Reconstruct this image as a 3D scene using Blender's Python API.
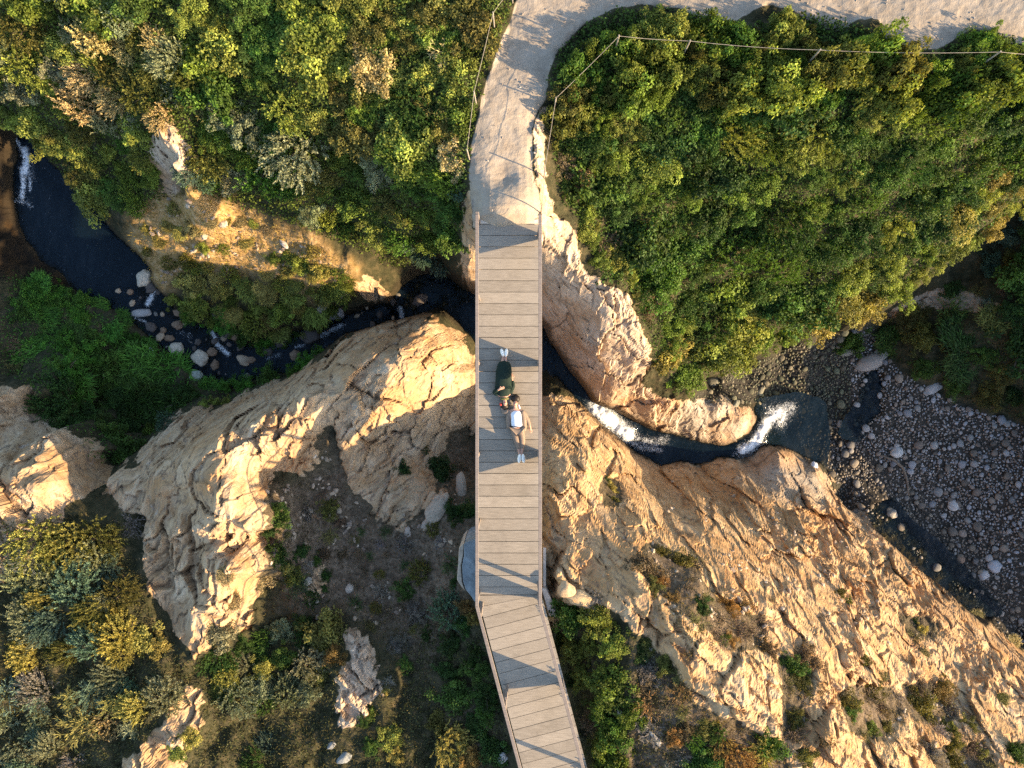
import bpy, bmesh, math, random
import numpy as np
from mathutils import Vector, Matrix

# ------------------------------------------------------------------ scene, camera, light
for o in list(bpy.data.objects):
    bpy.data.objects.remove(o, do_unlink=True)
S = bpy.context.scene
COL = S.collection
random.seed(7)
RNG = np.random.default_rng(11)
HC, FP = 20.0, 727.0                       # camera height above the deck (m), focal length in pixels

cam_d = bpy.data.cameras.new('camera')
cam_d.sensor_width = 36.0
cam_d.lens = 36.0 * FP / 1024.0
cam_d.clip_end = 500.0
cam = bpy.data.objects.new('camera', cam_d)
COL.objects.link(cam)
cam.location = (0, 0, HC)
cam.rotation_euler = (0, 0, 0)
S.camera = cam

SUN_EL = math.radians(19.0)
SUN_XY = (0.933, -0.36)                    # towards the sun, on the ground plane
world = bpy.data.worlds.new('World')
S.world = world
world.use_nodes = True
wn = world.node_tree
bg = wn.nodes['Background']
sky = wn.nodes.new('ShaderNodeTexSky')
sky.sky_type = 'NISHITA'
sky.sun_disc = False
sky.sun_elevation = SUN_EL
sky.sun_rotation = math.atan2(SUN_XY[0], SUN_XY[1])
wn.links.new(sky.outputs[0], bg.inputs[0])
bg.inputs[1].default_value = 0.145
sd = bpy.data.lights.new('sun', 'SUN')
sd.energy = 5.0
sd.angle = math.radians(0.6)
sd.color = (1.0, 0.735, 0.43)
sun = bpy.data.objects.new('sun', sd)
COL.objects.link(sun)
tosun = Vector((SUN_XY[0] * math.cos(SUN_EL), SUN_XY[1] * math.cos(SUN_EL), math.sin(SUN_EL)))
sun.rotation_euler = tosun.to_track_quat('Z', 'Y').to_euler()
sun.location = tosun * 60
S.view_settings.view_transform = 'Standard'
S.view_settings.look = 'None'
S.view_settings.gamma = 1.0
S.view_settings.exposure = 1.7
S.render.engine = 'CYCLES'
S.cycles.use_denoising = False
S.cycles.max_bounces = 6
S.cycles.transparent_max_bounces = 8

# ------------------------------------------------------------------ helpers
def P(px, py, z=0.0):
    """world point of a photo pixel at height z"""
    k = (HC - z) / FP
    return ((px - 512.0) * k, (384.0 - py) * k, z)

def tag(o, label=None, cat=None, group=None, kind=None):
    if label: o['label'] = label
    if cat: o['category'] = cat
    if group: o['group'] = group
    if kind: o['kind'] = kind
    return o

def empty(name, loc=(0, 0, 0), rz=0.0):
    o = bpy.data.objects.new(name, None)
    o.empty_display_size = 0.2
    COL.objects.link(o)
    o.location = loc
    o.rotation_euler = (0, 0, rz)
    return o

def link(name, me, mat=None, parent=None):
    o = bpy.data.objects.new(name, me)
    COL.objects.link(o)
    if mat is not None and len(me.materials) == 0:
        me.materials.append(mat)
    if parent is not None:
        o.parent = parent
    return o

def np_mesh(name, V, F, smooth=False, attrs=None):
    """V (n,3), F (m,k) with one k for all faces"""
    V = np.asarray(V, np.float32); F = np.asarray(F, np.int32)
    me = bpy.data.meshes.new(name)
    k = F.shape[1]
    me.vertices.add(len(V)); me.vertices.foreach_set('co', V.ravel())
    me.loops.add(F.size); me.loops.foreach_set('vertex_index', F.ravel())
    me.polygons.add(len(F))
    me.polygons.foreach_set('loop_start', np.arange(0, F.size, k, dtype=np.int32))
    me.polygons.foreach_set('loop_total', np.full(len(F), k, np.int32))
    me.polygons.foreach_set('use_smooth', np.full(len(F), smooth, bool))
    me.update(calc_edges=True)
    for an, (ty, arr) in (attrs or {}).items():
        a = me.attributes.new(an, ty, 'POINT')
        key = 'vector' if ty == 'FLOAT_VECTOR' else 'value'
        a.data.foreach_set(key, np.asarray(arr, np.float32).ravel())
    return me

class MB:
    """collects boxes, bars and tubes of one mesh"""
    def __init__(s): s.bm = bmesh.new()
    def box(s, c, d, rot=None):
        r = bmesh.ops.create_cube(s.bm, size=1.0)
        M = Matrix.Translation(c) @ (rot.to_4x4() if rot else Matrix()) @ Matrix.Diagonal((d[0], d[1], d[2], 1))
        bmesh.ops.transform(s.bm, matrix=M, verts=r['verts'])
        return s
    def bar(s, a, b, w, h, up=(0, 0, 1)):
        a, b = Vector(a), Vector(b)
        d = (b - a); L = d.length; d.normalize()
        u = Vector(up); x = u.cross(d)
        if x.length < 1e-4: x = Vector((1, 0, 0)).cross(d)
        x.normalize(); z = d.cross(x)
        R = Matrix((x, d, z)).transposed()
        return s.box((a + b) / 2, (w, L, h), R)
    def tube(s, pts, rad, n=6):
        pts = [Vector(p) for p in pts]
        rings = []
        for i, p in enumerate(pts):
            d = (pts[min(i + 1, len(pts) - 1)] - pts[max(i - 1, 0)]).normalized()
            x = d.cross(Vector((0.31, 0.2, 0.93)))
            if x.length < 1e-3: x = d.cross(Vector((1, 0, 0)))
            x.normalize(); y = d.cross(x)
            r = rad[i] if isinstance(rad, (list, tuple)) else rad
            rings.append([s.bm.verts.new(p + (x * math.cos(t) + y * math.sin(t)) * r) for t in [2 * math.pi * k / n for k in range(n)]])
        for a, b in zip(rings, rings[1:]):
            for k in range(n):
                s.bm.faces.new((a[k], a[(k + 1) % n], b[(k + 1) % n], b[k]))
        s.bm.faces.new(rings[0][::-1]); s.bm.faces.new(rings[-1])
        return s
    def poly(s, pts, h):
        """horizontal outline extruded down by h"""
        top = [s.bm.verts.new(p) for p in pts]
        f = s.bm.faces.new(top)
        f.normal_update()
        if f.normal.z < 0: f.normal_flip()
        r = bmesh.ops.extrude_face_region(s.bm, geom=[f])
        vs = [e for e in r['geom'] if isinstance(e, bmesh.types.BMVert)]
        bmesh.ops.translate(s.bm, vec=(0, 0, -h), verts=vs)
        return s
    def build(s, name, mat, parent=None, bevel=0.0, smooth=False):
        if bevel:
            bmesh.ops.bevel(s.bm, geom=s.bm.edges[:], offset=bevel, segments=1, affect='EDGES', profile=.5)
        bmesh.ops.recalc_face_normals(s.bm, faces=s.bm.faces[:])
        me = bpy.data.meshes.new(name)
        s.bm.to_mesh(me); s.bm.free()
        if smooth:
            me.polygons.foreach_set('use_smooth', np.ones(len(me.polygons), bool))
        return link(name, me, mat, parent)

# ---- numpy noise
def _h(ix, iy, seed):
    n = (ix.astype(np.int64) * 374761393 + iy.astype(np.int64) * 668265263 + seed * 1442695041) & 0xFFFFFFFF
    n = ((n ^ (n >> 13)) * 1274126177) & 0xFFFFFFFF
    n = ((n ^ (n >> 16)) * 2246822519) & 0xFFFFFFFF
    return ((n ^ (n >> 15)) & 0xFFFFFF) / float(0xFFFFFF)

def noise(x, y, seed=0):
    xi = np.floor(x); yi = np.floor(y); fx = x - xi; fy = y - yi
    def g(i, j):
        a = _h(xi + i, yi + j, seed) * 2 * np.pi
        return np.cos(a) * (fx - i) + np.sin(a) * (fy - j)
    u = fx ** 3 * (fx * (fx * 6 - 15) + 10); v = fy ** 3 * (fy * (fy * 6 - 15) + 10)
    return 1.5 * ((g(0, 0) * (1 - u) + g(1, 0) * u) * (1 - v) + (g(0, 1) * (1 - u) + g(1, 1) * u) * v)

def fbm(x, y, seed=0, oct=4, gain=.5):
    s = 0; a = 1.0
    for k in range(oct):
        s = s + a * noise(x * 2 ** k + 7.3 * k, y * 2 ** k - 3.1 * k, seed + k); a *= gain
    return s

def ridged(x, y, seed=0, oct=3, gain=.5):
    s = 0; a = 1.0
    for k in range(oct):
        s = s + a * (1 - 2 * np.abs(noise(x * 2 ** k + 5.7 * k, y * 2 ** k, seed + k))); a *= gain
    return s

def facets(x, y, seed=0, tilt=.6):
    """broken blocks: one tilted plane per cell; also the distance to the cell border"""
    xi = np.floor(x); yi = np.floor(y)
    f1 = np.full(x.shape, 9.0); f2 = np.full(x.shape, 9.0); val = np.zeros(x.shape)
    for i in (-1, 0, 1):
        for j in (-1, 0, 1):
            cx = xi + i; cy = yi + j
            dx = x - (cx + _h(cx, cy, seed)); dy = y - (cy + _h(cx, cy, seed + 1))
            d = dx * dx + dy * dy
            v = (_h(cx, cy, seed + 2) - .5) + tilt * ((_h(cx, cy, seed + 3) - .5) * 2 * dx + (_h(cx, cy, seed + 4) - .5) * 2 * dy)
            near = d < f1
            f2 = np.where(near, f1, np.minimum(f2, d)); val = np.where(near, v, val); f1 = np.where(near, d, f1)
    return val, np.sqrt(f2) - np.sqrt(f1)

def sstep(a, b, x):
    t = np.clip((x - a) / (b - a), 0, 1)
    return t * t * (3 - 2 * t)

# ---- outlines taken from the photo, rasterised over a margin round the frame
OFF, RW, RH = 300, 1624, 1368
def raster(*polys, blur=0):
    m = np.zeros((RH, RW), np.float32)
    for pl in polys:
        pl = np.array(pl, float) + OFF
        x0, y0 = np.maximum(np.floor(pl.min(0)).astype(int) - 1, 0); x1, y1 = np.ceil(pl.max(0)).astype(int) + 2
        x1 = min(x1, RW); y1 = min(y1, RH)
        X, Y = np.meshgrid(np.arange(x0, x1), np.arange(y0, y1))
        ins = np.zeros(X.shape, bool)
        for (ax, ay), (bx, by) in zip(pl, np.roll(pl, -1, 0)):
            if ay == by: continue
            c = ((ay > Y) != (by > Y)) & (X < (bx - ax) * (Y - ay) / (by - ay) + ax)
            ins ^= c
        m[y0:y1, x0:x1] = np.maximum(m[y0:y1, x0:x1], ins)
    for _ in range(2 if blur else 0):
        k = np.ones(blur) / blur
        for ax in (0, 1):
            c = np.cumsum(np.concatenate([np.take(m, [0] * (blur // 2 + 1), ax), m, np.take(m, [-1] * (blur // 2), ax)], ax), ax)
            n = m.shape[ax]
            m = (np.take(c, range(blur, blur + n), ax) - np.take(c, range(0, n), ax)) / blur
    return m

def look(m, px, py):
    ix = np.clip(np.rint(px + OFF), 0, RW - 1).astype(int); iy = np.clip(np.rint(py + OFF), 0, RH - 1).astype(int)
    return m[iy, ix]

# ------------------------------------------------------------------ material helpers
def new_mat(name):
    m = bpy.data.materials.new(name); m.use_nodes = True
    nt = m.node_tree; b = nt.nodes['Principled BSDF']
    return m, nt, b
def N(nt, ty, **kw):
    n = nt.nodes.new('ShaderNode' + ty)
    for k, v in kw.items():
        if hasattr(n, k): setattr(n, k, v)
        else: n.inputs[k.replace('_', ' ')].default_value = v
    return n
def val(nt, a, b, op, clamp=False):
    n = nt.nodes.new('ShaderNodeMath'); n.operation = op; n.use_clamp = clamp
    for i, s in enumerate((a, b)):
        if isinstance(s, (int, float)): n.inputs[i].default_value = s
        elif s is not None: nt.links.new(s, n.inputs[i])
    return n.outputs[0]
def mixc(nt, f, a, b, ty='MIX'):
    n = nt.nodes.new('ShaderNodeMix'); n.data_type = 'RGBA'; n.blend_type = ty
    for i, s in ((0, f), (6, a), (7, b)):
        if isinstance(s, (int, float)): n.inputs[i].default_value = s
        elif isinstance(s, tuple): n.inputs[i].default_value = (*s, 1) if len(s) == 3 else s
        else: nt.links.new(s, n.inputs[i])
    return n.outputs[2]
def ramp(nt, f, stops):
    n = nt.nodes.new('ShaderNodeValToRGB')
    e = n.color_ramp.elements
    while len(e) < len(stops): e.new(0.5)
    for el, (p, c) in zip(e, stops):
        el.position = p; el.color = (*c, 1) if isinstance(c, tuple) else (c, c, c, 1)
    nt.links.new(f, n.inputs[0])
    return n.outputs[0]
def nz(nt, vec, scale, detail=4, rough=.6, dist=0.0):
    n = N(nt, 'TexNoise'); n.inputs['Scale'].default_value = scale; n.inputs['Detail'].default_value = detail
    n.inputs['Roughness'].default_value = rough; n.inputs['Distortion'].default_value = dist
    if vec is not None: nt.links.new(vec, n.inputs['Vector'])
    return n.outputs[0]
def attr(nt, name, out='Fac'):
    n = nt.nodes.new('ShaderNodeAttribute'); n.attribute_name = name
    return n.outputs[out]
def bump(nt, b, h, strength, dist):
    n = nt.nodes.new('ShaderNodeBump'); n.inputs['Strength'].default_value = strength; n.inputs['Distance'].default_value = dist
    nt.links.new(h, n.inputs['Height']); nt.links.new(n.outputs[0], b.inputs['Normal'])
def objco(nt):
    return nt.nodes.new('ShaderNodeTexCoord').outputs['Object']

# ------------------------------------------------------------------ outlines (photo pixels)
PATH = [(530, -200), (518, -60), (517, 0), (509, 25), (499, 48), (488, 76), (482, 98), (478, 119), (472, 142), (470, 165), (470, 190), (474, 229),
        (539, 229), (540, 205), (537, 185), (533, 172), (532, 150), (532, 128), (538, 110), (546, 99), (548, 76), (558, 51), (584, 23), (614, 9), (642, 4), (683, 9), (698, 18),
        (736, 23), (754, 10), (770, 3), (790, 8), (820, 26), (838, 31), (857, 21), (878, 19), (884, 35), (900, 51), (932, 51), (945, 45), (975, 27), (999, 35), (1008, 44), (1024, 45),
        (1324, 70), (1324, -200)]
ROCK_M = [(536, 205), (541, 190), (548, 192), (552, 212), (568, 220), (577, 235), (586, 268), (602, 285), (628, 295), (642, 330), (652, 352), (648, 372), (640, 385), (655, 395), (690, 402),
          (722, 398), (750, 408), (762, 425), (745, 447), (700, 447), (690, 441), (650, 430), (622, 414), (600, 408), (570, 388), (545, 330), (530, 300)]
ROCK_RIM = [(531, 150), (531, 128), (538, 109), (545, 101), (547, 112), (544, 140), (547, 192), (540, 215), (538, 190), (533, 172)]
ROCK_H = [(103, 492), (130, 460), (150, 438), (185, 411), (235, 400), (275, 381), (315, 359), (345, 336), (385, 318), (430, 313), (462, 338), (478, 365), (480, 430), (452, 475), (446, 502), (420, 512),
          (395, 530), (372, 515), (340, 470), (326, 432), (312, 476), (268, 468), (266, 500), (267, 560), (248, 622), (222, 642), (200, 658), (175, 640), (165, 605), (143, 572), (147, 520), (125, 512)]
ROCK_G = [(-250, 380), (0, 388), (35, 388), (60, 428), (98, 440), (112, 478), (62, 510), (40, 560), (0, 585), (-250, 600)]
ROCK_K = [(334, 728), (338, 690), (348, 650), (345, 634), (362, 630), (374, 650), (382, 672), (383, 690), (368, 712), (348, 736)]
ROCK_K2 = [(122, 762), (150, 738), (172, 700), (185, 688), (203, 692), (203, 720), (188, 745), (180, 790), (110, 800)]
ROCK_K3 = [(296, 600), (305, 582), (322, 568), (332, 578), (318, 598)]
ROCK_U = [(152, 150), (158, 120), (172, 124), (186, 140), (198, 160), (190, 172), (180, 195), (168, 197), (160, 180), (150, 165)]
ROCK_P = [(530, 395), (560, 395), (595, 408), (640, 457), (690, 464), (740, 455), (770, 445), (800, 446), (832, 480), (838, 503), (880, 514), (905, 540), (955, 588), (1010, 640), (1100, 710), (1324, 800),
          (1324, 1000), (700, 1000), (700, 768), (690, 720), (662, 690), (645, 640), (600, 602), (560, 622), (540, 640), (530, 560)]
ROCK_Q = [(880, 320), (900, 303), (935, 290), (968, 292), (985, 300), (1010, 302), (975, 312), (952, 308), (930, 306), (905, 316)]
ROCK_B = [(468, 186), (478, 190), (480, 300), (470, 292), (461, 264), (463, 226), (461, 206)]
ROCK_S = [(358, 290), (362, 276), (382, 282), (402, 300), (398, 306), (375, 304)]
SLOPE = [(128, 215), (160, 195), (190, 190), (260, 215), (320, 245), (357, 275), (360, 290), (310, 296), (260, 275), (205, 262), (158, 292), (146, 275), (135, 250)]
BED = [(690, 400), (720, 378), (800, 343), (870, 325), (900, 372), (960, 405), (1024, 425), (1324, 470), (1324, 720), (1010, 640), (955, 590), (905, 545), (840, 505), (835, 480), (800, 440), (760, 405)]
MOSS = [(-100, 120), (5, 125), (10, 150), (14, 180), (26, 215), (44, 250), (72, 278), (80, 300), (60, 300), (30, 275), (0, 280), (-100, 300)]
PONDS = {
    'left': [(4, 118), (20, 134), (32, 141), (45, 158), (75, 185), (95, 210), (115, 235), (138, 255), (149, 268), (150, 285), (138, 300), (112, 308), (95, 306), (80, 298), (68, 272), (42, 256), (22, 233), (10, 205), (2, 165), (-6, 130)],
    'mid': [(108, 296), (125, 288), (150, 283), (168, 300), (180, 318), (215, 328), (238, 345), (262, 352), (290, 332), (330, 322), (355, 308), (385, 303), (398, 285), (415, 266), (445, 268), (470, 285), (500, 295), (548, 325), (552, 362), (530, 372),
            (472, 335), (440, 308), (400, 318), (345, 333), (315, 355), (290, 372), (255, 374), (225, 388), (190, 370), (160, 347), (132, 322), (115, 308)],
    'chute': [(545, 335), (562, 355), (578, 378), (596, 402), (622, 412), (650, 428), (690, 440), (722, 446), (745, 441), (756, 426), (768, 412), (776, 432), (764, 447), (738, 455), (700, 458), (660, 463), (636, 453), (602, 426), (575, 398), (548, 365)],
    'right': [(752, 405), (775, 400), (800, 396), (822, 404), (826, 440), (822, 466), (800, 454), (775, 443), (762, 432)],
    'creek': [(868, 372), (880, 368), (886, 382), (880, 400), (886, 412), (868, 420), (858, 438), (842, 434), (850, 418), (862, 404), (866, 388)],
    'creek2': [(868, 508), (890, 498), (908, 522), (940, 546), (966, 574), (1000, 610), (985, 625), (950, 592), (905, 555), (875, 528)],
}
R_ROCK = raster(ROCK_M, ROCK_RIM, ROCK_H, ROCK_G, ROCK_K, ROCK_K2, ROCK_K3, ROCK_U, ROCK_P, ROCK_Q, ROCK_S, ROCK_B, blur=7)
GULLY = [[(645, 540), (690, 556), (715, 595), (765, 618), (772, 655), (738, 655), (700, 628), (668, 602), (640, 575)], [(838, 690), (890, 685), (908, 708), (882, 742), (850, 736)], [(900, 684), (938, 684), (962, 712), (950, 735), (915, 722)], [(925, 748), (985, 738), (1000, 768), (940, 778)],
         [(780, 655), (808, 660), (806, 742), (786, 742)], [(600, 478), (620, 478), (624, 512), (602, 508)], [(640, 640), (672, 660), (700, 706), (750, 728), (790, 748), (800, 900), (630, 900)], [(900, 612), (935, 618), (940, 640), (908, 640)], [(318, 430), (334, 426), (345, 470), (374, 516), (352, 524), (326, 484)],
         [(445, 440), (470, 420), (476, 480), (452, 480), (432, 490)]]
R_GULLY = raster(*GULLY, blur=9)
R_ROCK = np.clip(R_ROCK - .95 * R_GULLY, 0, 1)
R_PATH = raster(PATH, blur=5)
R_PALE = raster(ROCK_M, ROCK_RIM, ROCK_K, ROCK_U, blur=9)
R_P = raster(ROCK_P, blur=25)
R_H = raster(ROCK_H, blur=15)
R_DRY = raster(SLOPE, blur=15)
R_BED = raster(BED, blur=9)
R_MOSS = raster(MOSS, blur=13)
R_GREY = raster([(690, 395), (722, 398), (762, 420), (745, 447), (690, 447), (672, 425)], [(735, 455), (770, 445), (800, 446), (832, 480), (838, 503), (800, 498), (745, 480)], [(838, 503), (880, 514), (905, 540), (880, 535)], ROCK_Q, blur=21)
R_WATER = raster(*PONDS.values())
R_WATERB = raster(*PONDS.values(), blur=9)
R_BARE = raster([(262, 500), (330, 470), (372, 520), (440, 515), (470, 470), (472, 620), (430, 640), (430, 690), (400, 640), (340, 610), (290, 610), (265, 560)],
                [(440, 690), (470, 700), (505, 768), (470, 768)], *GULLY, blur=25)

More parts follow.
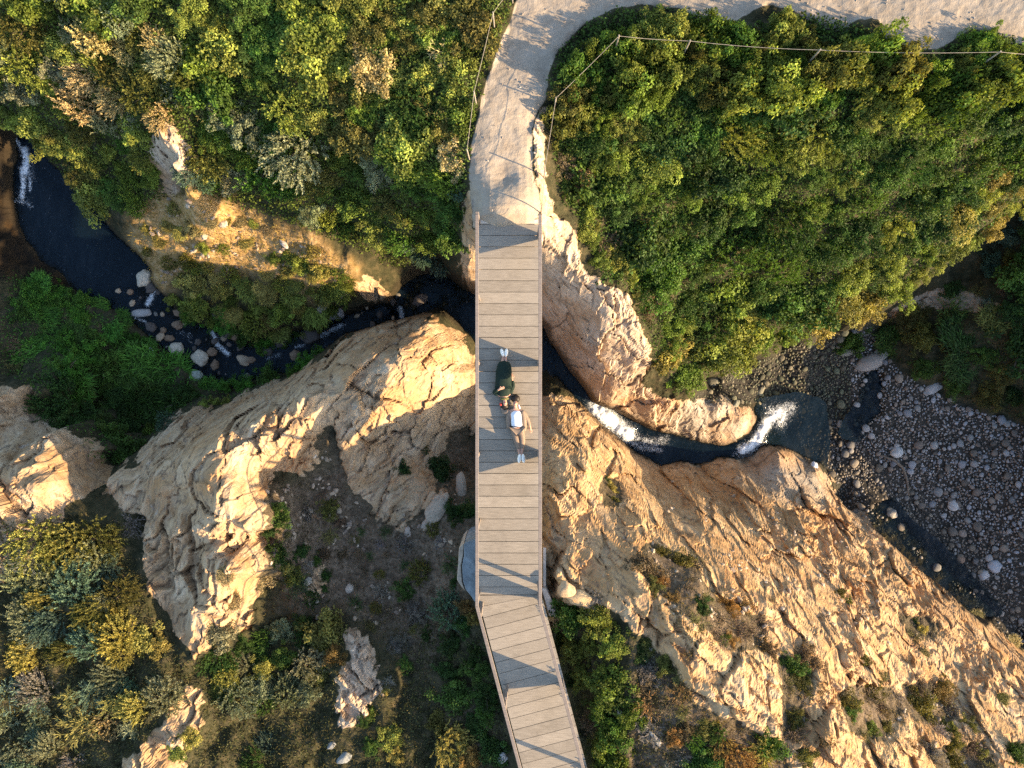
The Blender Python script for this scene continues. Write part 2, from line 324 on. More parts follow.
# ------------------------------------------------------------------ terrain heights (pixel, pixel, metres against the deck)
LINES = [
    # sandy path and its edges
    [(525, -120, .7), (518, 0, .35), (509, 25, .3), (499, 48, .22), (488, 76, .15), (479, 119, .08), (472, 150, 0), (470, 190, -.04), (474, 222, -.08)],
    [(546, 98, .12), (548, 76, .18), (558, 51, .25), (584, 23, .35), (614, 9, .45), (683, 9, .6), (736, 22, .68), (840, 30, .8), (900, 50, .88), (1024, 45, 1), (1300, 70, 1.2)],
    [(532, 128, 0), (532, 150, 0), (535, 180, -.03), (538, 222, -.08)],
    [(520, 100, .12), (505, 180, -.02), (490, 226, -.07), (528, 226, -.07)],
    [(560, -60, .7), (700, -60, .9), (1024, -40, 1.2), (1300, -40, 1.4)], [(300, -200, 1.4), (700, -220, 1.4), (1300, -220, 1.8)],
    # right rim of the path, pale cliff beside the bridge
    [(541, 108, 0), (540, 140, -.12), (543, 190, -.2), (541, 215, -.25)],
    [(552, 112, -.3), (553, 150, -.75), (556, 195, -1.1)],
    [(556, 216, -1.0), (572, 224, -1.3), (583, 262, -1.8), (602, 282, -2.1), (628, 293, -2.3), (640, 328, -2.8), (650, 352, -3.4), (645, 374, -4.2)],
    [(545, 235, -1.1), (548, 260, -1.9), (548, 290, -2.9), (556, 315, -3.7), (575, 340, -4.0), (590, 368, -4.5), (604, 392, -5.1)],
    [(575, 290, -2.4), (595, 320, -2.7), (620, 350, -3.2)],
    [(532, 300, -5.8), (543, 328, -6.2), (556, 350, -6.3), (574, 380, -6.4)],
    # left bank of the bridge head
    [(466, 200, -.5), (464, 230, -1.3), (466, 262, -2.4), (464, 284, -4.6)],
    [(500, 242, -.7), (500, 262, -2.4), (500, 284, -4.8), (500, 300, -6.4)],
    # upper left bank
    [(0, 108, -3.4), (22, 130, -4.0), (60, 168, -4.3), (100, 210, -4.4), (142, 255, -4.5)],
    [(0, 0, -1.2), (0, 60, -2.3)], [(100, 0, -.4), (100, 100, -2.2), (130, 170, -3.3)], [(200, 0, -.1), (200, 90, -1.3), (190, 175, -2.2)], [(158, 135, -1.7), (172, 165, -1.7), (182, 190, -2.3)],
    [(300, 0, .15), (300, 100, -.6), (300, 170, -1.8), (320, 205, -2.6)], [(400, 0, .3), (400, 100, -.1), (400, 170, -.9), (405, 225, -2.2), (400, 262, -4.6)],
    [(450, 60, .15), (445, 150, -.3), (448, 200, -1.0), (446, 245, -2.8), (440, 262, -4.9)],
    [(0, -150, -.5), (200, -150, .6), (400, -150, .9)], [(-280, -150, -1.5), (-280, 50, -2.8), (-280, 200, -3.4)],
    # sunny slope above the stream
    [(132, 205, -3.3), (195, 190, -2.9), (260, 214, -2.9), (315, 243, -3.1), (352, 274, -3.7)],
    [(148, 292, -4.6), (176, 310, -4.8), (210, 322, -4.9), (250, 340, -5.1), (300, 322, -5.2), (345, 308, -5.4), (385, 300, -5.6)],
    [(170, 245, -3.9), (220, 255, -3.8), (270, 270, -3.9), (320, 290, -4.3)],
    [(340, 215, -2.9), (370, 245, -3.6), (388, 268, -5.0)],
    # stream bed
    [(40, 190, -5.2), (60, 220, -5.3), (100, 270, -5.2), (140, 308, -5.2), (180, 340, -5.4), (230, 362, -5.5), (290, 350, -5.7), (340, 325, -5.9), (390, 313, -6.1), (430, 288, -6.6), (470, 305, -6.7), (510, 330, -6.8),
     (548, 350, -6.8), (580, 392, -6.8), (606, 416, -7.0), (640, 440, -7.6), (690, 450, -7.8), (740, 450, -7.9), (764, 425, -8.3), (790, 425, -9.1), (850, 430, -8.9)],
    # green hollow at the left
    [(85, 303, -4.6), (112, 315, -4.65), (135, 330, -4.8), (160, 352, -4.9), (190, 374, -5.0), (225, 392, -5.1), (258, 380, -5.3), (290, 374, -5.5)],
    [(30, 285, -4.6), (80, 320, -4.65), (100, 370, -4.9), (170, 390, -5.0), (60, 400, -4.8), (130, 430, -4.8), (110, 462, -4.5)],
    [(0, 130, -4.0), (0, 200, -4.3), (16, 230, -4.65), (40, 262, -4.7), (65, 282, -4.72)], [(-60, 200, -3.6), (0, 285, -4.2), (10, 330, -4.4), (20, 370, -4.5)],
    [(-280, 300, -3.0), (-280, 450, -2.2), (-280, 600, -1.6)],
    # left rock
    [(0, 398, -2.8), (30, 396, -2.9), (58, 432, -2.6), (95, 448, -2.8)], [(0, 470, -2.2), (50, 478, -2.2), (105, 482, -2.8)], [(20, 540, -2.2), (80, 512, -2.5)],
    # pale rock spine: rim over the stream, toe, top
    [(112, 488, -3.8), (130, 464, -3.4), (150, 442, -3.2), (185, 417, -3.2), (235, 407, -3.1), (275, 388, -3.0), (312, 366, -3.0), (342, 342, -3.0), (382, 326, -3.1), (430, 320, -3.3), (455, 345, -3.7), (466, 372, -3.9)],
    [(122, 456, -4.4), (150, 430, -4.7), (182, 404, -5.0), (235, 394, -5.1), (273, 374, -5.4), (312, 352, -5.6), (340, 331, -5.9), (380, 314, -6.2), (432, 306, -6.5), (464, 330, -6.6), (476, 360, -6.3)],
    [(350, 370, -1.7), (400, 360, -2.0), (438, 372, -2.6)], [(300, 400, -1.4), (250, 420, -1.4), (200, 450, -1.5), (160, 490, -2.1)],
    [(235, 450, -1.1), (240, 490, -.8), (246, 530, -.7), (240, 570, -.9), (220, 605, -1.2), (198, 645, -1.8)],
    [(195, 560, -1.7), (160, 560, -2.3), (170, 610, -2.4)], [(190, 500, -1.9), (150, 525, -2.7)],
    [(266, 480, -2.6), (268, 530, -2.9), (262, 580, -2.8), (240, 635, -2.5)],
    [(330, 425, -2.2), (380, 438, -2.5), (430, 448, -3.0), (466, 430, -3.6)], [(340, 478, -2.7), (372, 505, -2.9), (400, 522, -3.1), (440, 506, -3.0)],
    [(478, 400, -5.0), (476, 440, -4.2), (478, 500, -3.0), (470, 540, -2.4)], [(510, 420, -5.2), (510, 480, -3.4), (510, 540, -1.8), (510, 600, -1.2)],
    # shaded hollow at the lower left
    [(300, 500, -3.0), (350, 560, -3.2), (420, 560, -2.9), (450, 540, -2.6), (460, 600, -2.1)], [(300, 600, -2.9), (400, 640, -2.7), (450, 640, -2.3), (475, 700, -2.1), (505, 768, -1.8)],
    [(300, 700, -2.6), (400, 710, -2.5), (440, 768, -2.2)], [(250, 760, -2.4), (340, 790, -2.3)], [(355, 640, -2.2), (362, 680, -1.9), (350, 720, -2.2)],
    [(225, 680, -2.4), (215, 740, -2.2)],
    [(0, 585, -2.3), (60, 600, -1.9), (130, 620, -1.9), (160, 665, -2.0)], [(60, 690, -2.1), (130, 715, -1.8), (180, 740, -1.5)], [(0, 760, -2), (100, 790, -1.7)],
    [(-280, 800, -1.2), (0, 960, -1.2), (300, 960, -1.6), (520, 960, -1.2)],
    # right hill
    [(545, 408, -4.4), (545, 440, -2.4), (546, 500, -.9), (546, 560, -.5), (550, 600, -.8), (556, 640, -1.1), (570, 700, -1.0), (590, 760, -.8)],
    [(562, 404, -5.0), (592, 414, -5.7), (606, 432, -5.7), (630, 456, -5.9), (652, 472, -6.0), (692, 478, -6.3), (740, 472, -6.7), (780, 452, -7.2), (818, 470, -7.6), (834, 500, -7.6), (850, 514, -7.4), (880, 522, -7.2), (905, 548, -7.2), (952, 595, -6.9), (1002, 645, -6.6), (1040, 682, -6.4), (1120, 740, -6.2)],
    [(602, 424, -6.8), (634, 448, -7.3), (660, 464, -7.6), (700, 466, -7.7), (740, 460, -7.9), (772, 446, -8.2), (800, 450, -8.9), (826, 466, -8.9), (840, 500, -8.9), (890, 513, -8.85), (915, 542, -8.9), (960, 588, -8.9), (1012, 640, -8.9), (1060, 690, -8.9), (1140, 740, -8.6)],
    [(585, 470, -1.9), (590, 540, -.3), (602, 605, .1)], [(640, 515, -1.7), (642, 570, .4), (660, 650, .45)], [(700, 510, -3.2), (700, 590, .2), (715, 680, .6), (720, 768, .5)],
    [(760, 515, -4.7), (762, 600, -1.4), (780, 700, .0), (790, 768, .2)], [(820, 545, -5.1), (830, 640, -2.0), (850, 720, -.8)], [(880, 575, -5.5), (885, 660, -3.2), (890, 768, -1.3)],
    [(950, 650, -5.1), (955, 740, -3.4)], [(1024, 715, -4.7), (1030, 790, -3.4)], [(598, 650, -.1), (618, 700, .1), (640, 768, .15)],
    [(620, 960, .2), (800, 960, .3), (1024, 960, -1), (1300, 960, -3)], [(1200, 790, -5.2), (1300, 860, -5.0)],
    # grey rock north of the chute
    [(660, 402, -5.3), (690, 408, -5.9), (720, 405, -6.0), (745, 418, -6.7)], [(640, 424, -6.9), (680, 430, -7.2), (715, 440, -7.4), (745, 436, -7.7), (757, 424, -7.9)], [(612, 402, -5.4), (650, 415, -6.0), (690, 424, -6.6)],
    # right bank: rim and toe, body
    [(690, 383, -5.0), (720, 370, -5.5), (760, 354, -6.0), (800, 334, -5.8), (840, 321, -5.4), (870, 318, -5.3), (900, 302, -5.1), (940, 272, -4.6), (980, 238, -4.1), (1024, 198, -3.5), (1150, 100, -2.0), (1300, 30, -.5)],
    [(704, 378, -7.9), (741, 360, -8.3), (780, 342, -8.3), (818, 329, -8.2), (846, 326, -8.1), (875, 312, -8.0)], [(882, 308, -7.7), (915, 284, -7.3), (955, 252, -6.7), (992, 220, -6.0), (1060, 168, -5.0)],
    [(570, 100, -.1), (570, 170, -1.0), (592, 225, -1.7), (625, 270, -2.3)], [(620, 60, .3), (620, 140, -.5), (640, 220, -1.8), (655, 300, -3.0), (668, 350, -3.9)], [(700, 60, .5), (700, 150, -.8), (720, 240, -2.5), (735, 320, -4.4)],
    [(800, 70, .7), (800, 180, -1.2), (800, 270, -3.4)], [(900, 75, .8), (900, 170, -1.0), (885, 260, -3.7)], [(1000, 70, .9), (1000, 150, -1.5)], [(1150, 70, 1.0)],
    # shaded bank and cobble floor at the right
    [(900, 380, -8.3), (960, 402, -8.2), (1024, 425, -7.9)], [(940, 340, -7.5), (1000, 350, -7.0), (1060, 380, -6.6)], [(1000, 305, -6.3), (1080, 320, -5.2)],
    [(870, 390, -8.6), (850, 470, -8.75), (900, 470, -8.7), (950, 450, -8.5), (1010, 470, -8.3)], [(890, 520, -8.9), (950, 560, -8.95), (1020, 610, -8.9), (1080, 650, -8.8)], [(1000, 540, -8.7), (1060, 560, -8.5)],
    [(760, 385, -8.6), (800, 372, -8.6), (850, 355, -8.5)],
    [(1180, 300, -3.8), (1180, 400, -3.7), (1190, 480, -4.2), (1200, 560, -4.9), (1200, 640, -5.5), (1230, 700, -6.0)], [(1300, 300, -2.8), (1300, 450, -3.0), (1300, 620, -4.6)],
]
def deepen(px, py, z):
    w = float(sstep(-1.8, -3.2, z))
    off = np.interp(px, [250, 330, 420, 620, 760], [1.75, 1.45, 1.1, 1.0, .7])
    if px < 480: w *= 1 - float(sstep(440, 478, py))
    return z - w * off
def sstep(a, b, x):
    t = np.clip((x - a) / (b - a), 0, 1); return t * t * (3 - 2 * t)
LINES = [[(px, py, deepen(px, py, z)) for px, py, z in ln] for ln in LINES]
cp = []
for ln in LINES:
    for a, b in zip(ln, ln[1:]):
        n = max(1, int(math.hypot(b[0] - a[0], b[1] - a[1]) / 28))
        for k in range(n):
            t = k / n
            cp.append(P(*(a[i] + (b[i] - a[i]) * t for i in range(3))))
    cp.append(P(*ln[-1]))
cp = np.array(cp)
cd = np.sqrt(((cp[:, None, :2] - cp[None, :, :2]) ** 2).sum(-1) + .01)
A = np.zeros((len(cp) + 3,) * 2)
A[:len(cp), :len(cp)] = cd - np.eye(len(cp)) * .04
A[:len(cp), -3] = 1; A[:len(cp), -2:] = cp[:, :2]; A[-3, :len(cp)] = 1; A[-2:, :len(cp)] = cp[:, :2].T
W = np.linalg.solve(A, np.concatenate([cp[:, 2], [0, 0, 0]]))
GX = np.arange(-34, 34.01, .2); GY = np.arange(-28, 28.01, .2)
GZ = np.zeros((len(GY), len(GX)))
for i, y in enumerate(GY):
    d = np.sqrt((GX[:, None] - cp[None, :, 0]) ** 2 + (y - cp[None, :, 1]) ** 2 + .01)
    GZ[i] = d @ W[:len(cp)] + W[-3] + W[-2] * GX + W[-1] * y
GZ = np.clip(GZ, -10.4, 2.2)

def bilin(G, x0, y0, s, x, y):
    fx = np.clip((x - x0) / s, 0, G.shape[1] - 1.001); fy = np.clip((y - y0) / s, 0, G.shape[0] - 1.001)
    ix = fx.astype(int); iy = fy.astype(int); fx = fx - ix; fy = fy - iy
    return (G[iy, ix] * (1 - fx) + G[iy, ix + 1] * fx) * (1 - fy) + (G[iy + 1, ix] * (1 - fx) + G[iy + 1, ix + 1] * fx) * fy

def stretch(n_in, half, step, far):
    a = [0.0]
    while a[-1] < half: a.append(a[-1] + step)
    s = step
    while a[-1] < far:
        s *= 1.12; a.append(a[-1] + s)
    a = np.array(a)
    return np.concatenate([-a[:0:-1], a])
xs = stretch(0, 20.6, .046, 120); ys = stretch(0, 15.6, .046, 120)
TX, TY = np.meshgrid(xs, ys)
base = bilin(GZ, -34, -28, .2, TX, TY)
TPX = 512 + FP * TX / (HC - base); TPY = 384 - FP * TY / (HC - base)
wx = 3.5 * noise(TX * 1.3, TY * 1.3, 91) + 2 * noise(TX * 4, TY * 4, 92); wy = 3.5 * noise(TX * 1.3, TY * 1.3, 93) + 2 * noise(TX * 4, TY * 4, 94)
edg = np.where(TPX < 480, 2.2, 1.0); m_rock = look(R_ROCK, TPX + wx * edg + 2.5 * noise(TX * 7, TY * 7, 96), TPY + wy * edg); m_path = look(R_PATH, TPX + wx * .35, TPY + wy * .35); m_rock = m_rock * (1 - m_path)
m_pale = look(R_PALE, TPX + wx, TPY + wy); m_P = look(R_P, TPX, TPY); m_H = look(R_H, TPX, TPY); m_dry = look(R_DRY, TPX + wx * 2, TPY + wy * 2)
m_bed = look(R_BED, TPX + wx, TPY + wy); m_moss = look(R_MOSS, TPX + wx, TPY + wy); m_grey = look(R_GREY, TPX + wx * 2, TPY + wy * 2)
m_water = look(R_WATERB, TPX, TPY); m_bare = look(R_BARE, TPX + wx * 3, TPY + wy * 3); m_gul = look(R_GULLY, TPX + wx, TPY + wy)
del wx, wy
# bedding directions: the right hill splits down to the right, the spine along its length, the blocks up to the right
RU = np.zeros(TX.shape); RV = np.zeros(TX.shape); rockd = np.zeros(TX.shape); crack = np.zeros(TX.shape)
wobx = .22 * fbm(TX * .9, TY * .9, 31, 3); woby = .22 * fbm(TX * .9, TY * .9, 33, 3)
right_h = sstep(262, 285, TPX + 20 * noise(TX * .8, TY * .8, 35)) * (m_H > .02)
w_P = sstep(.3, .7, m_P); w_Hr = (1 - w_P) * right_h; w_Hl = (1 - w_P) * (1 - right_h) * (m_H > .02); w_O = 1 - w_P - w_Hr - w_Hl
for wgt, deg, sd_ in ((w_P, -56, 0), (w_Hr, 50, 100), (w_Hl, 68, 200), (w_O, -62, 300)):
    ca, sa = math.cos(math.radians(deg)), math.sin(math.radians(deg))
    u = ca * TX + sa * TY + wobx; v = -sa * TX + ca * TY + woby
    f1, e1 = facets(u * .62, v * 1.05, 41 + sd_, 1.1)
    f2, e2 = facets(u * 1.5, v * 2.6, 47 + sd_, 1.0)
    f3, e3 = facets(u * 4.2 + .2 * wobx, v * 6.5, 53 + sd_, .9)
    f4, e4 = facets(u * 8.5, v * 10.5, 57 + sd_, .8)
    d = .40 * f1 + .24 * f2 + .065 * f3 + .014 * f4 + .12 * ridged(u * .5, v * 1.3, 61 + sd_, 4)
    tt = v * 1.25 + .45 * fbm(u * .35, v * .35, 69 + sd_, 2); led = tt - np.floor(tt)
    t2 = v * 4.1 + .5 * fbm(u * .8, v * .8, 73 + sd_, 2); le2 = t2 - np.floor(t2)
    on = sstep(-.3, .25, noise(u * .3 + 3, v * .5, 75 + sd_))
    d = .9 * d + on * (.24 * (led - .5) * (1 - sstep(.9, 1, led)) + .06 * (le2 - .5))
    keep = sstep(-.25, .15, noise(u * .7, v * .7, 65 + sd_))
    c1 = (1 - sstep(0, .05, e1)) * keep; c2 = (1 - sstep(0, .07, e2)) * (1 - keep)
    d = d - .16 * c1 - .06 * c2
    rockd += wgt * d; RU += wgt * u; RV += wgt * v
    crack += wgt * np.clip(c1 + .7 * c2, 0, 1)
crack *= m_rock
rockd += .035 * fbm(TX * 4, TY * 4, 67, 4)
amp = m_rock * (1 - .72 * m_grey) * (.45 + .55 * sstep(-.3, .4, noise(TX * .5, TY * .5, 71)))
soil = .10 * fbm(TX * .9, TY * .9, 81, 4) + .03 * fbm(TX * 4, TY * 4, 83, 3)
veg = (1 - m_rock) * (1 - m_path) * (1 - m_bed) * (1 - m_water)
path_d = .025 * fbm(TX * 1.2, TY * 1.2, 87, 3) + .008 * fbm(TX * 6, TY * 9, 88, 2)
TZ = base + amp * rockd - .22 * m_gul + veg * (soil + (1 - m_bare) * (1 - m_dry) * .20 * fbm(TX * 1.1, TY * 1.1, 85, 2)) + m_path * path_d + m_bed * .06 * fbm(TX * 1.5, TY * 1.5, 89, 4) + .10 * m_moss * ridged(TX * 1.2, TY * 1.2, 95, 3)

# water level field (its own smooth sheet along the stream)
wl = [(20, 140, -4.62), (60, 200, -4.65), (100, 260, -4.68), (130, 292, -4.72), (150, 305, -4.9), (185, 335, -5.12), (230, 358, -5.3), (290, 350, -5.5), (340, 325, -5.7), (385, 310, -5.85), (400, 308, -6.25), (430, 290, -6.3), (470, 305, -6.32), (510, 330, -6.34),
      (548, 350, -6.36), (580, 390, -6.42), (600, 410, -6.6), (622, 428, -7.1), (642, 440, -7.3), (690, 450, -7.42), (740, 450, -7.5), (760, 430, -7.75), (772, 418, -8.5), (790, 420, -8.62), (820, 430, -8.64), (860, 420, -8.66), (880, 380, -8.62), (890, 520, -8.86), (950, 560, -8.88), (1030, 630, -8.9)]
wlp = np.array([P(px, py, deepen(px, py, z)) for px, py, z in wl])
def water_z(x, y):
    num = 0; den = 0
    for a, b, c in wlp:
        w = 1.0 / (((x - a) ** 2 + (y - b) ** 2) ** 1.6 + .003); num = num + w * c; den = den + w
    return num / den
WZ = water_z(TX, TY)
R_SHAL = raster(PONDS['mid'], PONDS['creek'], PONDS['creek2'], blur=9)
m_shal = look(R_SHAL, TPX, TPY)
wdep = .32 * (1 - m_shal) + m_shal * (.10 - .16 * np.clip(fbm(TX * 1.5, TY * 1.5, 97, 4), -.6, 1))
TZ = TZ - np.clip(TZ - (WZ - wdep), 0, 9) * sstep(.35, .85, m_water) * (1 - .75 * m_moss)
shore = sstep(.02, .4, m_water) * (1 - m_path)
ny, nx = TX.shape
idx = np.arange(nx * ny).reshape(ny, nx)
quads = np.stack([idx[:-1, :-1], idx[:-1, 1:], idx[1:, 1:], idx[1:, :-1]], -1).reshape(-1, 4)
me = np_mesh('terrain', np.stack([TX, TY, TZ], -1).reshape(-1, 3), quads, False, {
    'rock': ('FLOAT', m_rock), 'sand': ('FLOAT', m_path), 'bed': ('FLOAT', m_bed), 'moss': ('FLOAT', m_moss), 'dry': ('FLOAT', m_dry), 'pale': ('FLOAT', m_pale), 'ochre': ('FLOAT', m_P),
    'grey': ('FLOAT', m_grey), 'wet': ('FLOAT', shore), 'crack': ('FLOAT', crack), 'bare': ('FLOAT', m_bare), 'ruv': ('FLOAT_VECTOR', np.stack([RU * .35, RV, TZ * .8], -1))})

# uniform lookup grid for placing things on the ground
LGX = np.arange(-20.4, 20.41, .1); LGY = np.arange(-15.5, 15.51, .1)
_ix = np.searchsorted(xs, LGX).clip(0, nx - 1); _iy = np.searchsorted(ys, LGY).clip(0, ny - 1)
LG = TZ[np.ix_(_iy, _ix)]
def ground(x, y):
    return bilin(LG, LGX[0], LGY[0], .1, np.asarray(x, float), np.asarray(y, float))
def onground(px, py, it=14):
    """world point where the sight line of a photo pixel meets the ground (iterated)"""
    px = np.asarray(px, float); py = np.asarray(py, float)
    z = np.full(px.shape, -1.0)
    for _ in range(it):
        k = (HC - z) / FP
        z = .5 * z + .5 * ground((px - 512) * k, (384 - py) * k)
    k = (HC - z) / FP
    return (px - 512) * k, (384 - py) * k, z

# ------------------------------------------------------------------ ground material
def ground_mat():
    m, nt, b = new_mat('ground')
    ruv = attr(nt, 'ruv', 'Vector'); oc = objco(nt)
    n_big = nz(nt, oc, .55, 4, .6); n_mid = nz(nt, ruv, 2.2, 6, .65, .4); n_fine = nz(nt, ruv, 9, 5, .7); n_grain = nz(nt, oc, 26, 3, .7)
    st = nz(nt, ruv, 5.0, 4, .6, 1.0)
    rock = ramp(nt, n_mid, [(.25, (.21, .13, .07)), (.40, (.355, .235, .13)), (.55, (.45, .325, .20)), (.75, (.53, .43, .31))])
    och = ramp(nt, n_mid, [(.25, (.24, .14, .07)), (.40, (.38, .235, .11)), (.56, (.48, .325, .175)), (.76, (.55, .425, .28))])
    pale = ramp(nt, n_mid, [(.25, (.27, .18, .115)), (.45, (.43, .325, .225)), (.75, (.54, .455, .365))])
    grey = ramp(nt, n_mid, [(.25, (.22, .18, .14)), (.5, (.33, .28, .22)), (.75, (.42, .37, .31))])
    c = mixc(nt, attr(nt, 'ochre'), rock, och)
    c = mixc(nt, attr(nt, 'pale'), c, pale)
    c = mixc(nt, attr(nt, 'grey'), c, grey)
    rust = val(nt, ramp(nt, n_big, [(.48, 0.0), (.64, 1.0)]), .6, 'MULTIPLY')
    c = mixc(nt, rust, c, (.36, .19, .075))
    c = mixc(nt, ramp(nt, st, [(.34, .8), (.43, 0.0)]), c, (.16, .11, .075))
    c = mixc(nt, ramp(nt, n_fine, [(.33, .65), (.48, 0.0)]), c, (.13, .10, .08))
    c = mixc(nt, val(nt, attr(nt, 'crack'), .7, 'MULTIPLY'), c, (.09, .065, .045))
    lich = nz(nt, oc, 2.7, 5, .7)
    c = mixc(nt, ramp(nt, lich, [(.62, 0.0), (.72, .55)]), c, (.34, .33, .32))
    soilc = ramp(nt, nz(nt, oc, 3.5, 6, .7), [(.3, (.018, .020, .009)), (.5, (.040, .038, .018)), (.7, (.085, .066, .035))])
    barec = ramp(nt, nz(nt, oc, 5.5, 6, .75), [(.3, (.05, .036, .024)), (.5, (.115, .083, .054)), (.7, (.22, .17, .12))])
    soilc = mixc(nt, attr(nt, 'bare'), soilc, barec)
    dryc = ramp(nt, nz(nt, oc, 4.5, 6, .75), [(.3, (.20, .125, .04)), (.5, (.40, .25, .10)), (.7, (.54, .40, .23))])
    soilc = mixc(nt, attr(nt, 'dry'), soilc, dryc)
    bedc = ramp(nt, nz(nt, oc, 6, 5, .7), [(.3, (.018, .017, .014)), (.6, (.05, .045, .038)), (.8, (.10, .09, .08))])
    soilc = mixc(nt, attr(nt, 'bed'), soilc, bedc)
    moss_shadec = ramp(nt, nz(nt, oc, 2.2, 5, .7), [(.3, (.010, .007, .005)), (.55, (.020, .013, .006)), (.85, (.07, .035, .010))])  # wet brown moss, with the shade missing here darkened into its colour
    soilc = mixc(nt, attr(nt, 'moss'), soilc, moss_shadec)
    rk = val(nt, attr(nt, 'rock'), val(nt, nz(nt, oc, 5, 4, .7), .5, 'SUBTRACT'), 'ADD')
    c = mixc(nt, ramp(nt, rk, [(.42, 0.0), (.56, 1.0)]), soilc, c)
    sandc = ramp(nt, nz(nt, oc, 3.0, 7, .72), [(.3, (.235, .19, .145)), (.5, (.30, .25, .195)), (.7, (.345, .295, .24))])
    c = mixc(nt, ramp(nt, attr(nt, 'sand'), [(.4, 0.0), (.6, 1.0)]), c, sandc)
    c = mixc(nt, val(nt, attr(nt, 'wet'), .72, 'MULTIPLY'), c, (.03, .022, .013))
    nt.links.new(c, b.inputs['Base Color'])
    b.inputs['Roughness'].default_value = .92
    b.inputs['Specular IOR Level'].default_value = .2
    hr = val(nt, val(nt, n_fine, .6, 'MULTIPLY'), val(nt, n_mid, .6, 'MULTIPLY'), 'ADD')
    hs = nz(nt, oc, 7, 6, .75)
    hm = nt.nodes.new('ShaderNodeMix'); nt.links.new(attr(nt, 'rock'), hm.inputs[0]); nt.links.new(hs, hm.inputs[2]); nt.links.new(hr, hm.inputs[3])
    sandk = val(nt, attr(nt, 'sand'), .88, 'MULTIPLY')
    h = val(nt, hm.outputs[0], val(nt, 1.0, sandk, 'SUBTRACT'), 'MULTIPLY')
    h = val(nt, h, val(nt, n_grain, .22, 'MULTIPLY'), 'ADD')
    vo = nt.nodes.new('ShaderNodeTexVoronoi'); vo.inputs['Scale'].default_value = 7.0; nt.links.new(ruv, vo.inputs['Vector'])
    h = val(nt, h, val(nt, val(nt, vo.outputs['Distance'], attr(nt, 'rock'), 'MULTIPLY'), .35, 'MULTIPLY'), 'ADD')
    bump(nt, b, h, .6, .085)
    return m
GROUND = ground_mat()
terrain = link('terrain', me, GROUND)
tag(terrain, 'rocky gorge with sandy path, pale cliffs and dark stream bed', 'terrain', kind='structure')

# ------------------------------------------------------------------ water
def water_mat():
    m, nt, b = new_mat('water')
    oc = objco(nt)
    b.inputs['Base Color'].default_value = (.004, .010, .017, 1)
    b.inputs['Roughness'].default_value = .06
    b.inputs['IOR'].default_value = 1.33; b.inputs['Specular IOR Level'].default_value = .32
    tr = N(nt, 'BsdfTransparent'); tr.inputs[0].default_value = (.55, .62, .6, 1)
    mx = N(nt, 'MixShader')
    nt.links.new(attr(nt, 'clear'), mx.inputs[0]); nt.links.new(b.outputs[0], mx.inputs[1]); nt.links.new(tr.outputs[0], mx.inputs[2])
    foam = N(nt, 'BsdfPrincipled'); foam.inputs['Base Color'].default_value = (.78, .82, .85, 1); foam.inputs['Roughness'].default_value = .7
    f = val(nt, attr(nt, 'foam'), val(nt, val(nt, nz(nt, oc, 11, 8, .8, 1.6), .5, 'SUBTRACT'), 3.4, 'MULTIPLY'), 'ADD')
    mx2 = N(nt, 'MixShader')
    nt.links.new(ramp(nt, f, [(.42, 0.0), (1.0, .92)]), mx2.inputs[0]); nt.links.new(mx.outputs[0], mx2.inputs[1]); nt.links.new(foam.outputs[0], mx2.inputs[2])
    nt.links.new(mx2.outputs[0], nt.nodes['Material Output'].inputs['Surface'])
    h = val(nt, nz(nt, oc, 5, 5, .6, .6), 1, 'MULTIPLY')
    bp = N(nt, 'Bump'); bp.inputs['Strength'].default_value = .35; bp.inputs['Distance'].default_value = .06
    nt.links.new(h, bp.inputs['Height']); nt.links.new(bp.outputs[0], b.inputs['Normal']); nt.links.new(bp.outputs[0], foam.inputs['Normal'])
    return m
WATER = water_mat()
FOAM = [  # streaks of white water: polyline, width in pixels, strength
    ([(2, 118), (10, 130), (18, 142), (23, 150)], 2.4, .65), ([(25, 150), (27, 160), (26, 172)], 4.6, .95), ([(22, 168), (24, 185), (22, 198)], 3.6, .8), ([(30, 172), (30, 190)], 2.6, .6), ([(16, 200), (26, 203), (30, 206)], 3, .5), ([(32, 160), (34, 180)], 3, .35),
    ([(156, 286), (152, 296), (148, 304)], 3.5, .75), ([(136, 318), (146, 322)], 2.5, .5), ([(182, 332), (190, 336)], 4, .35), ([(213, 332), (218, 345), (228, 354)], 3.0, .75),
    ([(322, 336), (332, 330), (342, 325)], 4, .55), ([(296, 347), (304, 345)], 2.5, .55), ([(268, 358), (280, 355)], 3, .4), ([(400, 308), (402, 317)], 3.2, .7),
    ([(596, 408), (606, 416), (616, 424), (628, 434)], 8.5, 1.15), ([(626, 434), (640, 440), (654, 442), (664, 440)], 6.5, .55), ([(620, 436), (640, 447), (660, 450)], 4, .55), ([(690, 440), (700, 436)], 3, .25),
    ([(742, 450), (752, 445), (758, 438), (764, 428), (770, 420), (780, 412)], 6, 1.0), ([(772, 412), (790, 408), (780, 422)], 8, .62), ([(712, 470), (728, 464)], 3, .3), ([(735, 455), (745, 450)], 4, .4),
]
def seg_d(px, py, pts):
    d = np.full(px.shape, 1e9)
    for (ax, ay), (bx, by) in zip(pts, pts[1:]):
        t = np.clip(((px - ax) * (bx - ax) + (py - ay) * (by - ay)) / ((bx - ax) ** 2 + (by - ay) ** 2), 0, 1)
        d = np.minimum(d, np.hypot(px - ax - t * (bx - ax), py - ay - t * (by - ay)))
    return d
WPX = 512 + FP * TX / (HC - WZ); WPY = 384 - FP * TY / (HC - WZ)
foam = np.zeros(TX.shape)
for pts, w, s in FOAM:
    foam = np.maximum(foam, s * np.exp(-(seg_d(WPX, WPY, pts) / w) ** 2))
